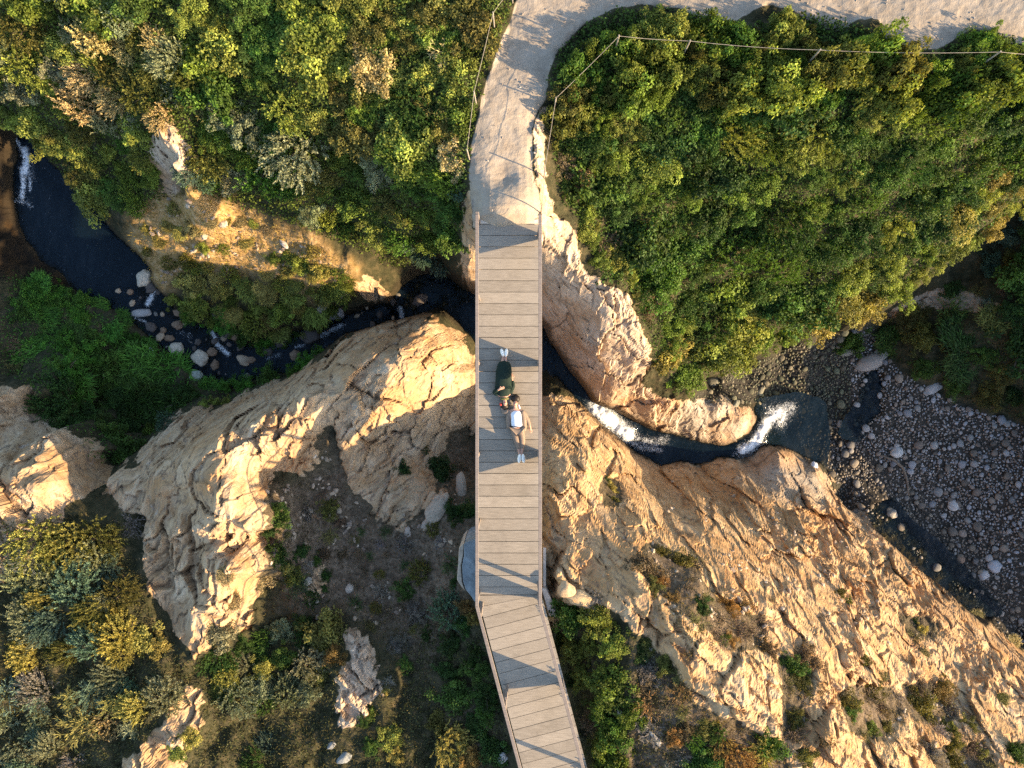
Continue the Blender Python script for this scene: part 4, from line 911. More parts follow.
BOULDERS = [  # px, py, half length, half width (px), tilt, colour, label
    (144, 278, 9, 6.5, 1.0, CREAM, 'pale egg shaped boulder at the lower end of the dark pool'), (118, 291, 3, 2.6, .3, TAN, 'small tan boulder alone at the edge of the dark pool'),
    (130, 292, 3.2, 2.8, .5, BROWN, 'small brown boulder in the pool outlet'), (132, 303, 3.4, 2.6, 1, TAN, 'small tan boulder between pool outlet and green grass'),
    (141, 313, 11, 4, 0.1, GREY, 'long flat grey boulder lying across the stream outlet'), (151, 288, 6, 5, .4, DARK, 'dark wet boulder behind the pale egg shaped boulder'),
    (179, 313, 5.5, 3.6, -.4, BROWN, 'brown boulder under the leafy clump in the stream bend'), (177, 325, 5.5, 4.5, 0, BROWN, 'larger brown boulder in midstream below the pool'),
    (160, 337, 5, 3.4, .9, TAN, 'tan upright boulder in midstream'), (169, 338, 5, 3.2, -.1, BROWN, 'low brown boulder next to the tan upright boulder'),
    (177, 349, 7.5, 6.5, .2, CREAM, 'pale squared boulder at the grassy stream edge'), (200, 358, 9, 7, -.7, CREAM, 'largest pale rounded boulder at the grassy stream edge'),
    (196, 376, 7, 5.5, .2, (.30, .34, .28), 'grey green boulder half under the stream bank leaves'), (149, 352, 4.8, 4.2, .3, (.36, .40, .36), 'whitish green boulder in the bank grass'),
    (212, 352, 4.8, 4.2, .1, BROWN, 'squat brown boulder beside the thin white rapid'), (227, 333, 4.2, 5, .2, DARK, 'dark boulder upstream of the thin white rapid'),
    (235, 336, 4, 4.5, -.4, BROWN, 'brown boulder right of the dark rapid boulder'), (219, 316, 8, 5.5, .1, DARK, 'dark boulder shaded under the yellow slope'),
    (215, 365, 4, 5, 0, BROWN, 'brown boulder below the squat one in the shallows'), (243, 360, 7, 5, -.5, TAN, 'tan split boulder in the stream centre'),
    (251, 360, 4.6, 3.2, .2, BROWN, 'brown flat boulder touching the tan split one'), (295, 355, 5, 5, .8, BROWN, 'brown boulder in the narrow stream by the big rock'),
    (334, 313, 11, 7, .1, GREY, 'large grey block in the stream below the yellow slope'), (323, 307, 8, 4, .9, (.24, .2, .17), 'leaning slab beside the large grey block'),
    (311, 336, 10, 7, .1, DARK, 'large dark wet boulder in the narrow stream'), (344, 296, 5, 4, .4, TAN, 'tan boulder at the foot of the yellow slope'),
    (151, 327, 4.5, 5.5, .9, DARK, 'dark boulder close to the bank grass'), (163, 330, 3, 3, .4, BROWN, 'small brown boulder between larger midstream ones'),
    (268, 352, 5, 4, .2, DARK, 'dark boulder downstream of the tan split one'), (281, 343, 6, 4, .5, DARK, 'dark submerged boulder below the leafy bank'),
    (198, 342, 3.5, 3, .5, DARK, 'small dark boulder above the squat brown one'), (240, 348, 4, 3, .9, DARK, 'dark wet boulder at the lip of the white rapid'), (420, 300, 8, 5, .7, DARK, 'dark wet boulder at the mouth of the shaded pool'),
    (870, 362, 14, 7.5, .35, (.26, .23, .20), 'large grey boulder in the shade below the right cliff'), (846, 352, 8, 4, .2, (.17, .16, .13), 'grey green boulder below the shaded cliff edge'),
    (933, 388, 10, 5, .5, GREY, 'grey slab at the top of the cobble bed'), (897, 452, 6.5, 5, .3, (.42, .42, .41), 'pale oval boulder amid the cobbles near the dead branch'),
    (892, 514, 5, 4.4, .1, (.34, .3, .25), 'tan boulder at the foot of the golden hill'), (994, 566, 6.5, 6, .4, (.40, .41, .43), 'pale grey boulder among cobbles at lower right'),
    (953, 505, 5, 5.5, .5, (.44, .43, .41), 'round cream boulder in the middle of the cobble bed'), (960, 559, 4.5, 4.5, .2, (.24, .16, .11), 'reddish brown boulder beside the lower creek'),
    (984, 575, 5, 4, .6, (.42, .42, .42), 'light grey boulder left of the pale grey one'), (814, 466, 4, 4, .2, (.62, .66, .72), 'small white boulder at the rim of the plunge pool'),
    (735, 405, 6, 3, 1.0, (.19, .18, .13), 'mossy slab among the cobbles above the plunge pool'), (760, 392, 7, 2.5, 1.0, (.2, .19, .14), 'long mossy slab beside the plunge pool'),
    (308, 581, 5, 3.6, .6, (.42, .36, .28), 'small pale boulder in the shaded hollow'), (350, 588, 5, 4, 1.2, (.40, .34, .27), 'pale angular boulder beside the bare shaded path'), (408, 532, 3.5, 5, .1, (.36, .3, .24), 'small upright boulder below the fractured rock wall'),
    (332, 745, 5, 3, .6, (.22, .22, .21), 'grey flat boulder in the bottom scrub'), (344, 758, 8, 5, .6, (.22, .23, .22), 'larger grey flat boulder at the bottom edge'), (502, 757, 6, 5, .3, (.40, .40, .38), 'pale boulder at the bottom beside the ramp'),
    (712, 383, 8, 6, .3, (.15, .14, .10), 'mossy boulder under the bank edge at the cobble tip'), (224, 224, 5, 4, .3, (.5, .42, .33), 'pale boulder high on the yellow slope'), (205, 236, 4, 3, .8, (.48, .4, .3), 'small pale boulder lower left on the yellow slope'), (284, 244, 6, 2.6, -.9, (.44, .4, .35), 'long pale boulder at the centre of the yellow slope'),
    (655, 738, 9, 2.8, -.9, (.5, .45, .38), 'pale elongated slab in the shrubs right of the ramp'), (622, 715, 7, 3, -.8, (.48, .43, .36), 'pale slab under the lime shrubs right of the ramp'),
    (437, 508, 16, 9, 1.0, (.36, .29, .21), 'large tan boulder between the rock wall and the bridge'), (430, 522, 10, 5, .7, (.34, .28, .22), 'flat tan boulder below the large one by the bridge'), (462, 492, 6, 18, .1, (.32, .25, .18), 'tall narrow boulder against the left bridge side'),
    (580, 598, 14, 7, -.25, (.46, .33, .18), 'ochre boulder beside the pale wing wall'), (566, 590, 8, 9, .7, (.44, .31, .18), 'ochre block under the right rail'), (593, 612, 9, 5, -.4, (.42, .33, .22), 'tan boulder at the top of the lime shrubs'),
]
bx, by, bz = onground([b[0] for b in BOULDERS], [b[1] for b in BOULDERS])
def lift(px, py, x, y, z):
    """stones that stand in the stream keep their heads above the water"""
    px = np.asarray(px, float); py = np.asarray(py, float)
    w = water_z(x, y); k = (HC - w) / FP; wet = (look(R_WATERB, px, py) > .3) & (z < w - .02)
    return np.where(wet, (px - 512) * k, x), np.where(wet, (384 - py) * k, y), np.where(wet, w - .03, z)
bx, by, bz = lift([b[0] for b in BOULDERS], [b[1] for b in BOULDERS], bx, by, bz)
for i, b in enumerate(BOULDERS):
    k = (HC - bz[i]) / FP
    o = link('boulder', BO_ME[i % 6]); o.location = (bx[i], by[i], bz[i] + .10 * min(b[2], b[3]) * k)
    o.scale = (b[2] * k * 1.08, b[3] * k * 1.08, min(b[2], b[3]) * k * 1.1)
    o.rotation_euler = (0, 0, b[4]); o.color = (*b[5], 1)
    tag(o, b[6], 'boulder', 'boulders of the gorge')

CB_ME = [stone_mesh('cobble', 60 + i, 2, .18, .62) for i in range(8)]
for me_ in CB_ME: me_.materials.append(STONE)
rb_ = np.random.default_rng(9)
in_mid = raster(PONDS['mid'])
in_bed = raster(BED)
r = np.random.default_rng(5)
def scatter(reg, n_try, dmin_of, rng, seeds=None):
    """dart throwing in photo pixels: reg(px,py)->bool, dmin_of(px,py,u) radius in pixels"""
    out = []; cell = {}
    G = 14.0
    for _ in range(n_try):
        px, py = rng.uniform(-70, 1094), rng.uniform(-60, 828)
        if not reg(px, py): continue
        rr = dmin_of(px, py, rng.random())
        ci, cj = int(px // G), int(py // G); m = int(math.ceil(2 * rr / G)) + 1
        ok = True
        for i in range(ci - m, ci + m + 1):
            for j in range(cj - m, cj + m + 1):
                for (qx, qy, qr) in cell.get((i, j), ()):
                    if (qx - px) ** 2 + (qy - py) ** 2 < (qr + rr) ** 2: ok = False; break
                if not ok: break
            if not ok: break
        if ok:
            cell.setdefault((ci, cj), []).append((px, py, rr)); out.append((px, py, rr))
    return out
def bedreg(px, py):
    if look(in_bed, np.array(px), np.array(py)) < .5: return False
    dry = px + 1.1 * (480 - py) > 865                       # the dry bank of cobbles, thinner in the wet part
    return dry or r.random() < (.9 if py < 480 else .7)
def bedrad(px, py, u):
    return (1.15 + (3.6 if px > 830 else 2.4) * u ** 4) * .86
cob = scatter(bedreg, 190000, bedrad, r)
cob.sort(key=lambda c: -c[2] * (1 if -5 < c[0] < 1029 and -5 < c[1] < 773 else 0))
def cobcol(px, py):
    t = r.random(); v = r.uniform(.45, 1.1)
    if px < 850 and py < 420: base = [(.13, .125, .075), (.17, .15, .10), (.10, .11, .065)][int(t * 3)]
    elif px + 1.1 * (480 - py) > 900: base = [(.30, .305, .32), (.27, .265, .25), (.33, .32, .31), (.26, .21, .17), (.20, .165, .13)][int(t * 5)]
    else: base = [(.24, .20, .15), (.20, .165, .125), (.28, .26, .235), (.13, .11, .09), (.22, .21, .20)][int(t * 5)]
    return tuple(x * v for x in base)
def cobname(px, py, c):
    tone = 'blue grey' if c[2] > c[0] * 1.02 else 'grey' if c[2] > c[0] * .85 else 'brown' if c[0] < .2 else 'tan'
    if px < 850 and py < 420: where = 'in the wet gravel above the plunge pool'; tone = 'mossy ' + tone
    elif px < 900 and py > 430: where = 'beside the plunge pool and the dark creek'
    elif py < 450: where = 'on the dry upper part of the cobble bed'
    elif py < 540: where = 'in the middle of the dry cobble bed'
    else: where = 'near the wet lower creek at the golden hill'
    return f'{tone} rounded cobble {where}'
# smaller stones standing in the left stream
mid = scatter(lambda a, b_: look(in_mid, np.array(a), np.array(b_)) > .5 and (a < 260 and a > 112 or 305 < a < 400) and all(math.hypot(a - q[0], b_ - q[1]) > q[2] + 1 for q in BOULDERS[:33]), 9000, lambda a, b_, u: 1.5 + 2.6 * u ** 2, r)
mx_, my_, mz_ = onground([c[0] for c in mid], [c[1] for c in mid]); mx_, my_, mz_ = lift([c[0] for c in mid], [c[1] for c in mid], mx_, my_, mz_)
mid_ok = [i for i in range(len(mid)) if r.random() < .62][:110]
for i in mid_ok:
    px, py, rr = mid[i]; k = (HC - mz_[i]) / FP
    c_ = [BROWN, DARK, DARK, TAN, (.14, .11, .09), (.22, .2, .17)][r.integers(6)]; v = r.uniform(.6, 1.1)
    o = link('stream_stone', CB_ME[i % 8]); o.location = (mx_[i], my_[i], mz_[i]); o.scale = (rr * k * 1.25, rr * k * r.uniform(.8, 1.1), rr * k * .9); o.rotation_euler = (0, 0, r.uniform(0, 6.28))
    o.color = (*(x * v for x in c_), 1)
    tone = 'tan' if c_ == TAN else 'brown' if c_ == BROWN else 'dark wet' if c_ == DARK else 'grey brown'
    where = 'at the pool outlet' if px < 160 else 'in the bend by the pale boulders' if px < 215 else 'below the yellow slope' if px < 300 else 'in the narrows beside the big pale rock'
    tag(o, f'{tone} stone in the stream {where}', 'stone', 'small stones in the left stream')
NC = 270
cx, cy, cz = onground([c[0] for c in cob], [c[1] for c in cob])
for i in range(NC):
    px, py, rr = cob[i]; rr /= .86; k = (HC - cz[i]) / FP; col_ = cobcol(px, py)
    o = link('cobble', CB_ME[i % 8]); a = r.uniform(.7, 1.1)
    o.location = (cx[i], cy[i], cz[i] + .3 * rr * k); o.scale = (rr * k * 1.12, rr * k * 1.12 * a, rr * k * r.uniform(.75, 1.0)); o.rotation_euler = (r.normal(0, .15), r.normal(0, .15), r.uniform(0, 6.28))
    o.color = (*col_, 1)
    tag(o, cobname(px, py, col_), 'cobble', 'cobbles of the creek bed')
# all the smaller pebbles: one mesh
tx_, ty_ = r.uniform(700, 1090, 26000), r.uniform(320, 740, 26000)
tk = (look(in_bed, tx_, ty_) > .5) & (r.random(26000) < .75 + .5 * noise(tx_ / 30, ty_ / 30, 7))
tx_, ty_ = tx_[tk], ty_[tk]; tq = r.uniform(.42, .95, len(tx_))
cob += [(a, b_, c * .86) for a, b_, c in zip(tx_, ty_, tq)]
x2, y2, z2 = onground(tx_, ty_); cx = np.concatenate([cx, x2]); cy = np.concatenate([cy, y2]); cz = np.concatenate([cz, z2])
bm = bmesh.new(); bmesh.ops.create_icosphere(bm, subdivisions=1, radius=1)
sv = np.array([v.co for v in bm.verts]); sf = np.array([[v.index for v in f.verts] for f in bm.faces]); bm.free()
rest = cob[NC:]
n = len(rest); rr = np.array([c[2] / .86 for c in rest]) * (HC - cz[NC:]) / FP
ang_ = r.uniform(0, 6.28, n); sx = rr * 1.15; sy = rr * r.uniform(.65, 1.1, n); sz = rr * r.uniform(.5, .9, n)
jit = 1 + r.normal(0, .08, (n, len(sv), 1))
V = sv[None] * jit * np.stack([sx, sy, sz], -1)[:, None]
V = np.stack([V[..., 0] * np.cos(ang_)[:, None] - V[..., 1] * np.sin(ang_)[:, None], V[..., 0] * np.sin(ang_)[:, None] + V[..., 1] * np.cos(ang_)[:, None], V[..., 2]], -1)
V += np.stack([cx[NC:], cy[NC:], cz[NC:] + .3 * rr], -1)[:, None]
F = (sf[None] + (np.arange(n) * len(sv))[:, None, None]).reshape(-1, 3)
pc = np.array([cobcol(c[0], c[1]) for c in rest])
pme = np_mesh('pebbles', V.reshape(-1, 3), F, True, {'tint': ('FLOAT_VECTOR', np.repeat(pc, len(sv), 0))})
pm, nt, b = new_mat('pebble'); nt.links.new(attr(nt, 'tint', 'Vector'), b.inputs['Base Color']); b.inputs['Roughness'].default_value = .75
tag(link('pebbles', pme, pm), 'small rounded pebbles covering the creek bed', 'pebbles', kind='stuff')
def rubble(name, label, polys, n, size, cols, rg):
    reg = raster(*polys, blur=15)
    qx, qy = rg.uniform(-20, 1044, n * 14), rg.uniform(-20, 788, n * 14)
    kk = look(reg, qx, qy) * sstep(-.1, .5, noise(qx / 22, qy / 22, 17)) > rg.uniform(.1, .9, n * 14)
    qx, qy = qx[kk][:n], qy[kk][:n]; x, y, z = onground(qx, qy); n = len(x)
    rr = size * rg.uniform(.35, 1.0, n) ** 2.2; a = rg.uniform(0, 6.28, n)
    V = sv[None] * (1 + rg.normal(0, .16, (n, len(sv), 1))) * np.stack([rr * 1.2, rr * rg.uniform(.6, 1, n), rr * .7], -1)[:, None]
    V = np.stack([V[..., 0] * np.cos(a)[:, None] - V[..., 1] * np.sin(a)[:, None], V[..., 0] * np.sin(a)[:, None] + V[..., 1] * np.cos(a)[:, None], V[..., 2]], -1) + np.stack([x, y, z + .2 * rr], -1)[:, None]
    F = (sf[None] + (np.arange(n) * len(sv))[:, None, None]).reshape(-1, 3)
    c_ = np.array(cols)[rg.integers(len(cols), size=n)] * rg.uniform(.7, 1.2, (n, 1))
    tag(link(name, np_mesh(name, V.reshape(-1, 3), F, False, {'tint': ('FLOAT_VECTOR', np.repeat(c_, len(sv), 0))}), pm), label, name, kind='stuff')
rg_ = np.random.default_rng(31)
rubble('rubble', 'loose broken rock scattered at the foot of the cliffs', [[(262, 470), (330, 440), (372, 525), (440, 510), (470, 470), (470, 560), (430, 560), (380, 545), (300, 560), (268, 560)], [(300, 590), (400, 590), (400, 640), (340, 640)], [(640, 540), (700, 560), (765, 620), (770, 655), (700, 630), (660, 600)], [(840, 690), (985, 690), (990, 768), (880, 745)], [(135, 205), (200, 195), (330, 250), (340, 290), (250, 268), (160, 280)], [(640, 470), (830, 520), (960, 640), (820, 640), (700, 560)]],
       2600, .10, [(.36, .27, .18), (.30, .23, .16), (.42, .34, .25), (.2, .15, .11)], rg_)
rubble('gravel', 'fine gravel scattered over the sandy path', [PATH], 1500, .03, [(.30, .25, .2), (.22, .18, .15), (.38, .33, .28)], rg_)
# dead branch on the cobbles
br = Vector(top_at(905, 470, .06))
o = MB().tube([Vector(top_at(px, py, .07)) - br for px, py in ((880, 455), (894, 460), (903, 468), (907, 480), (909, 496))], [.02, .05, .06, .05, .02], 7).build('dead_branch', plain_mat('dead_wood', (.16, .13, .10), .9, 12, .4, .01))
o.location = br; tag(o, 'curved dead branch lying on the cobble bed', 'branch')
# ------------------------------------------------------------------ foliage
def leaf_mat(name='foliage', use_obj=True):
    m, nt, b = new_mat(name)
    oi = nt.nodes.new('ShaderNodeObjectInfo'); oc = objco(nt)
    geo = nt.nodes.new('ShaderNodeNewGeometry')
    lr = attr(nt, 'lr')
    k = ramp(nt, lr, [(0.0, .40), (.45, .95), (.85, 1.9), (1.0, 2.2)])
    c = mixc(nt, 1.0, oi.outputs['Color'], k, 'MULTIPLY')
    pn = nz(nt, geo.outputs['Position'], 1.1, 4, .65)
    c = mixc(nt, ramp(nt, pn, [(.52, 0.0), (.70, .25)]), c, (.17, .16, .03))
    c = mixc(nt, ramp(nt, pn, [(.30, .4), (.45, 0.0)]), c, (.03, .06, .016))
    nt.links.new(c, b.inputs['Base Color']); b.inputs['Roughness'].default_value = .62; b.inputs['Specular IOR Level'].default_value = .22
    tl = N(nt, 'BsdfTranslucent')
    nt.links.new(mixc(nt, 1.0, c, (1.25, 1.25, .55), 'MULTIPLY'), tl.inputs[0])
    mx = N(nt, 'MixShader'); mx.inputs[0].default_value = .30
    nt.links.new(b.outputs[0], mx.inputs[1]); nt.links.new(tl.outputs[0], mx.inputs[2])
    nt.links.new(mx.outputs[0], nt.nodes['Material Output'].inputs['Surface'])
    return m
LEAF = leaf_mat()
TWIGM, nt, b = new_mat('twigs')
oi = nt.nodes.new('ShaderNodeObjectInfo')
nt.links.new(mixc(nt, 1.0, oi.outputs['Color'], ramp(nt, attr(nt, 'lr'), [(0, .5), (1, 1.5)]), 'MULTIPLY'), b.inputs['Base Color']); b.inputs['Roughness'].default_value = .9

def unit(v): return v / np.maximum(np.linalg.norm(v, axis=-1, keepdims=True), 1e-6)
def quads_from(p, d, n, L, w, rng, bend=0.0):
    """leaf blades: base p, direction d, surface normal n, length L, width w"""
    s = unit(np.cross(d, n)); n2 = unit(np.cross(s, d))
    L = L[:, None]; w = w[:, None]
    a = p; t = p + d * L - n2 * bend * L
    m1 = p + d * L * .5 + s * w * .5 + n2 * w * .12; m2 = p + d * L * .5 - s * w * .5 + n2 * w * .12
    V = np.stack([a, m1, t, m2], 1).reshape(-1, 3)
    F = np.arange(len(p) * 4).reshape(-1, 4)
    return V, F
def leaf_mesh(name, p, d, n, L, w, rng, mat, bend=0.0, tone=None):
    V, F = quads_from(p, d, n, L, w, rng, bend)
    lr = rng.random(len(p)) if tone is None else .62 * tone + .38 * rng.random(len(p))
    me = np_mesh(name, V, F, False, {'lr': ('FLOAT', np.repeat(lr, 4))})
    me.materials.append(mat); return me
def rdir(rng, n): return unit(rng.normal(size=(n, 3)))
def clumpy(seed, ncl, per, leafL, leafW, R=.5, hz=.48, cr=(.13, .23)):
    rng = np.random.default_rng(seed)
    c = rdir(rng, ncl); c[:, 2] = np.abs(c[:, 2]) * .9 + .08
    lob = 1 + .30 * np.sin(np.arctan2(c[:, 1], c[:, 0]) * rng.integers(2, 5) + rng.random() * 6)
    c = c * (R * rng.uniform(.25, 1.0, ncl) * lob)[:, None] * np.array([1, 1, hz * 1.15]); cr_ = rng.uniform(*cr, ncl)
    k = np.repeat(np.arange(ncl), per); n = len(k)
    dd = rdir(rng, n); dd[:, 2] = np.where(dd[:, 2] < -.25, -dd[:, 2], dd[:, 2])
    p = c[k] + dd * (cr_[k] * rng.uniform(.55, 1.08, n))[:, None] * np.array([1, 1, .85])
    nn = unit(dd + rng.normal(0, .45, (n, 3)) + np.array([0, 0, .35])); d = unit(np.cross(nn, rdir(rng, n)) + .35 * dd)
    p[:, 2] = np.maximum(p[:, 2], -.05)
    return c, cr_, leaf_mesh('foliage', p, d, nn, rng.uniform(.7, 1.3, n) * leafL, rng.uniform(.7, 1.3, n) * leafW, rng, LEAF, .15, (rng.random(ncl) ** 1.3)[k])
def feathery(seed, nsh=190, R=.5, hz=.55):
    rng = np.random.default_rng(seed)
    base = rdir(rng, nsh); base[:, 2] = np.abs(base[:, 2]) * .8 + .15
    lean = unit(np.array([rng.normal(), rng.normal(), .2]))
    d = unit(base + .95 * lean + rng.normal(0, .25, (nsh, 3)) + np.array([0, 0, .15]))
    b0 = base * (R * rng.uniform(.45, .85, nsh))[:, None] * np.array([1, 1, hz]); ln = rng.uniform(.15, .30, nsh)
    st = 13; t = np.linspace(.1, 1, st)
    p = (b0[:, None] + d[:, None] * (ln[:, None] * t)[..., None] + np.array([0, 0, -.10]) * (t ** 2)[None, :, None] * ln[:, None, None]).repeat(2, 1).reshape(-1, 3)
    dr = np.repeat(d, st * 2, 0); n = len(p)
    dl = unit(dr * .75 + rng.normal(0, .42, (n, 3))); nn = unit(rng.normal(0, .5, (n, 3)) + np.array([0, 0, 1.0]))
    return b0[::14], np.full(len(b0[::14]), .1), leaf_mesh('foliage', p, dl, nn, rng.uniform(.035, .06, n), rng.uniform(.013, .022, n), rng, LEAF, .1)
def twiggy(seed, nb=46, R=.5, hz=.5, leafy=260):
    rng = np.random.default_rng(seed); P0, D0, L0, W0 = [], [], [], []
    for _ in range(nb):
        d = unit(rng.normal(size=3)); d[2] = abs(d[2]) * .7 + .12; d = unit(d); p = d * .04; L = R * rng.uniform(.5, .95)
        for s in range(3):
            P0.append(p); D0.append(d); L0.append(L / 3 * 1.15); W0.append(.016 * (1 - s * .25))
            p = p + d * L / 3
            for _k in range(4):
                d2 = unit(d + rng.normal(0, .65, 3)); P0.append(p); D0.append(d2); L0.append(L * rng.uniform(.18, .42)); W0.append(.010)
            d = unit(d + rng.normal(0, .28, 3))
    P0, D0, L0, W0 = map(np.array, (P0, D0, L0, W0)); P0 = P0 * np.array([1, 1, hz * 1.6])
    nn = unit(rng.normal(0, .35, P0.shape) + np.array([0, 0, 1.0]))
    me = leaf_mesh('twigs', P0, D0, nn, L0, W0 * 1.5, rng, TWIGM)
    i = rng.integers(0, len(P0), leafy); q = P0[i] + D0[i] * L0[i][:, None] * rng.uniform(.3, 1, leafy)[:, None]
    return me, leaf_mesh('foliage', q, rdir(rng, leafy), unit(rng.normal(0, .5, (leafy, 3)) + np.array([0, 0, 1.0])), rng.uniform(.02, .045, leafy), rng.uniform(.012, .025, leafy), rng, LEAF)
def tufty(seed, nb=760, R=.5, L=(.14, .36)):
    rng = np.random.default_rng(seed); lean = np.array([rng.normal(), rng.normal(), 0]) * .5
    a = rng.uniform(0, 6.28, nb); r0 = R * .8 * np.sqrt(rng.random(nb)); out = np.stack([np.cos(a), np.sin(a), np.zeros(nb)], -1)
    p = out * r0[:, None]; out = unit(.35 * out + lean + rng.normal(0, .55, (nb, 3)) * np.array([1, 1, 0])); d1 = unit(out * rng.uniform(.3, .8, nb)[:, None] + np.array([0, 0, 1.0]) + rng.normal(0, .2, (nb, 3)))
    ln = rng.uniform(*L, nb); w = rng.uniform(.006, .012, nb); s = unit(np.cross(d1, out + .01))
    d2 = unit(out + rng.normal(0, .25, (nb, 3)) + np.array([0, 0, .25])); d3 = unit(out + rng.normal(0, .2, (nb, 3)) - np.array([0, 0, .45]))
    p1 = p + d1 * (ln * .4)[:, None]; p2 = p1 + d2 * (ln * .35)[:, None]; p3 = p2 + d3 * (ln * .3)[:, None]; s = s * w[:, None]
    V = np.stack([p - s, p + s, p1 - s, p1 + s, p2 - s * .8, p2 + s * .8, p3 - s * .2, p3 + s * .2], 1).reshape(-1, 3)
    b = np.arange(nb)[:, None] * 8
    F = np.concatenate([b + np.array([[0, 1, 3, 2]]), b + np.array([[2, 3, 5, 4]]), b + np.array([[4, 5, 7, 6]])])
    me = np_mesh('blades', V, F, False, {'lr': ('FLOAT', np.repeat(rng.random(nb), 8))}); me.materials.append(LEAF); return me
def stem_mesh(cs, seed):
    mb = MB(); rng = np.random.default_rng(seed)
    for c in cs[:7]:
        m = Vector(c) * .5 + Vector(rng.normal(0, .03, 3)); mb.tube([(0, 0, -.12), (m.x * .6, m.y * .6, m.z * .7), tuple(c)], [.022, .015, .007], 5)
    bmesh.ops.recalc_face_normals(mb.bm, faces=mb.bm.faces[:])
    me = bpy.data.meshes.new('stems'); mb.bm.to_mesh(me); mb.bm.free(); me.materials.append(BARK); return me
BARK = plain_mat('bark', (.11, .085, .06), .9, 20, .3, .005)
PROTO = {'broad': [], 'fine': [], 'feather': [], 'twig': [], 'tuft': []}
for i in range(5):
    c, _, me = clumpy(200 + i, 62, 70, .052, .036, cr=(.07, .15)); PROTO['broad'].append((me, stem_mesh(c, i)))
for i in range(5):
    c, _, me = clumpy(220 + i, 90, 75, .034, .023, cr=(.05, .12)); PROTO['fine'].append((me, stem_mesh(c, i)))
for i in range(5):
    c, _, me = feathery(240 + i); PROTO['feather'].append((me, stem_mesh(c, i)))
for i in range(4):
    tw, lf = twiggy(260 + i); PROTO['twig'].append((tw, lf))
for i in range(4): PROTO['tuft'].append((tufty(280 + i), None))
NAME = {'broad': ('leafy_shrub', 'shrub', 'leafy shrub'), 'fine': ('dense_shrub', 'shrub', 'small leaved dense shrub'), 'feather': ('feathery_shrub', 'shrub', 'feathery shrub'), 'twig': ('dry_shrub', 'dry shrub', 'bare twiggy shrub'), 'tuft': ('grass_tuft', 'grass tuft', 'long grass tuft')}
CLR = {'lime': (.165, .190, .036), 'yellow': (.25, .215, .055), 'green': (.058, .108, .018), 'mid': (.10, .142, .021), 'dark': (.033, .068, .014), 'olive': (.115, .108, .026), 'sage': (.17, .18, .10), 'blue': (.080, .125, .085),
       'straw': (.30, .235, .11), 'rust': (.20, .115, .035), 'brown': (.13, .09, .052), 'grey': (.16, .14, .12), 'fresh': (.062, .150, .018)}
TONE = {'lime': 'bright lime green', 'yellow': 'golden yellow', 'green': 'green', 'mid': 'mid green', 'dark': 'dark green', 'olive': 'brownish olive', 'sage': 'pale sage', 'blue': 'blue green', 'straw': 'straw coloured', 'rust': 'rusty orange', 'brown': 'brown', 'grey': 'grey', 'fresh': 'fresh green'}
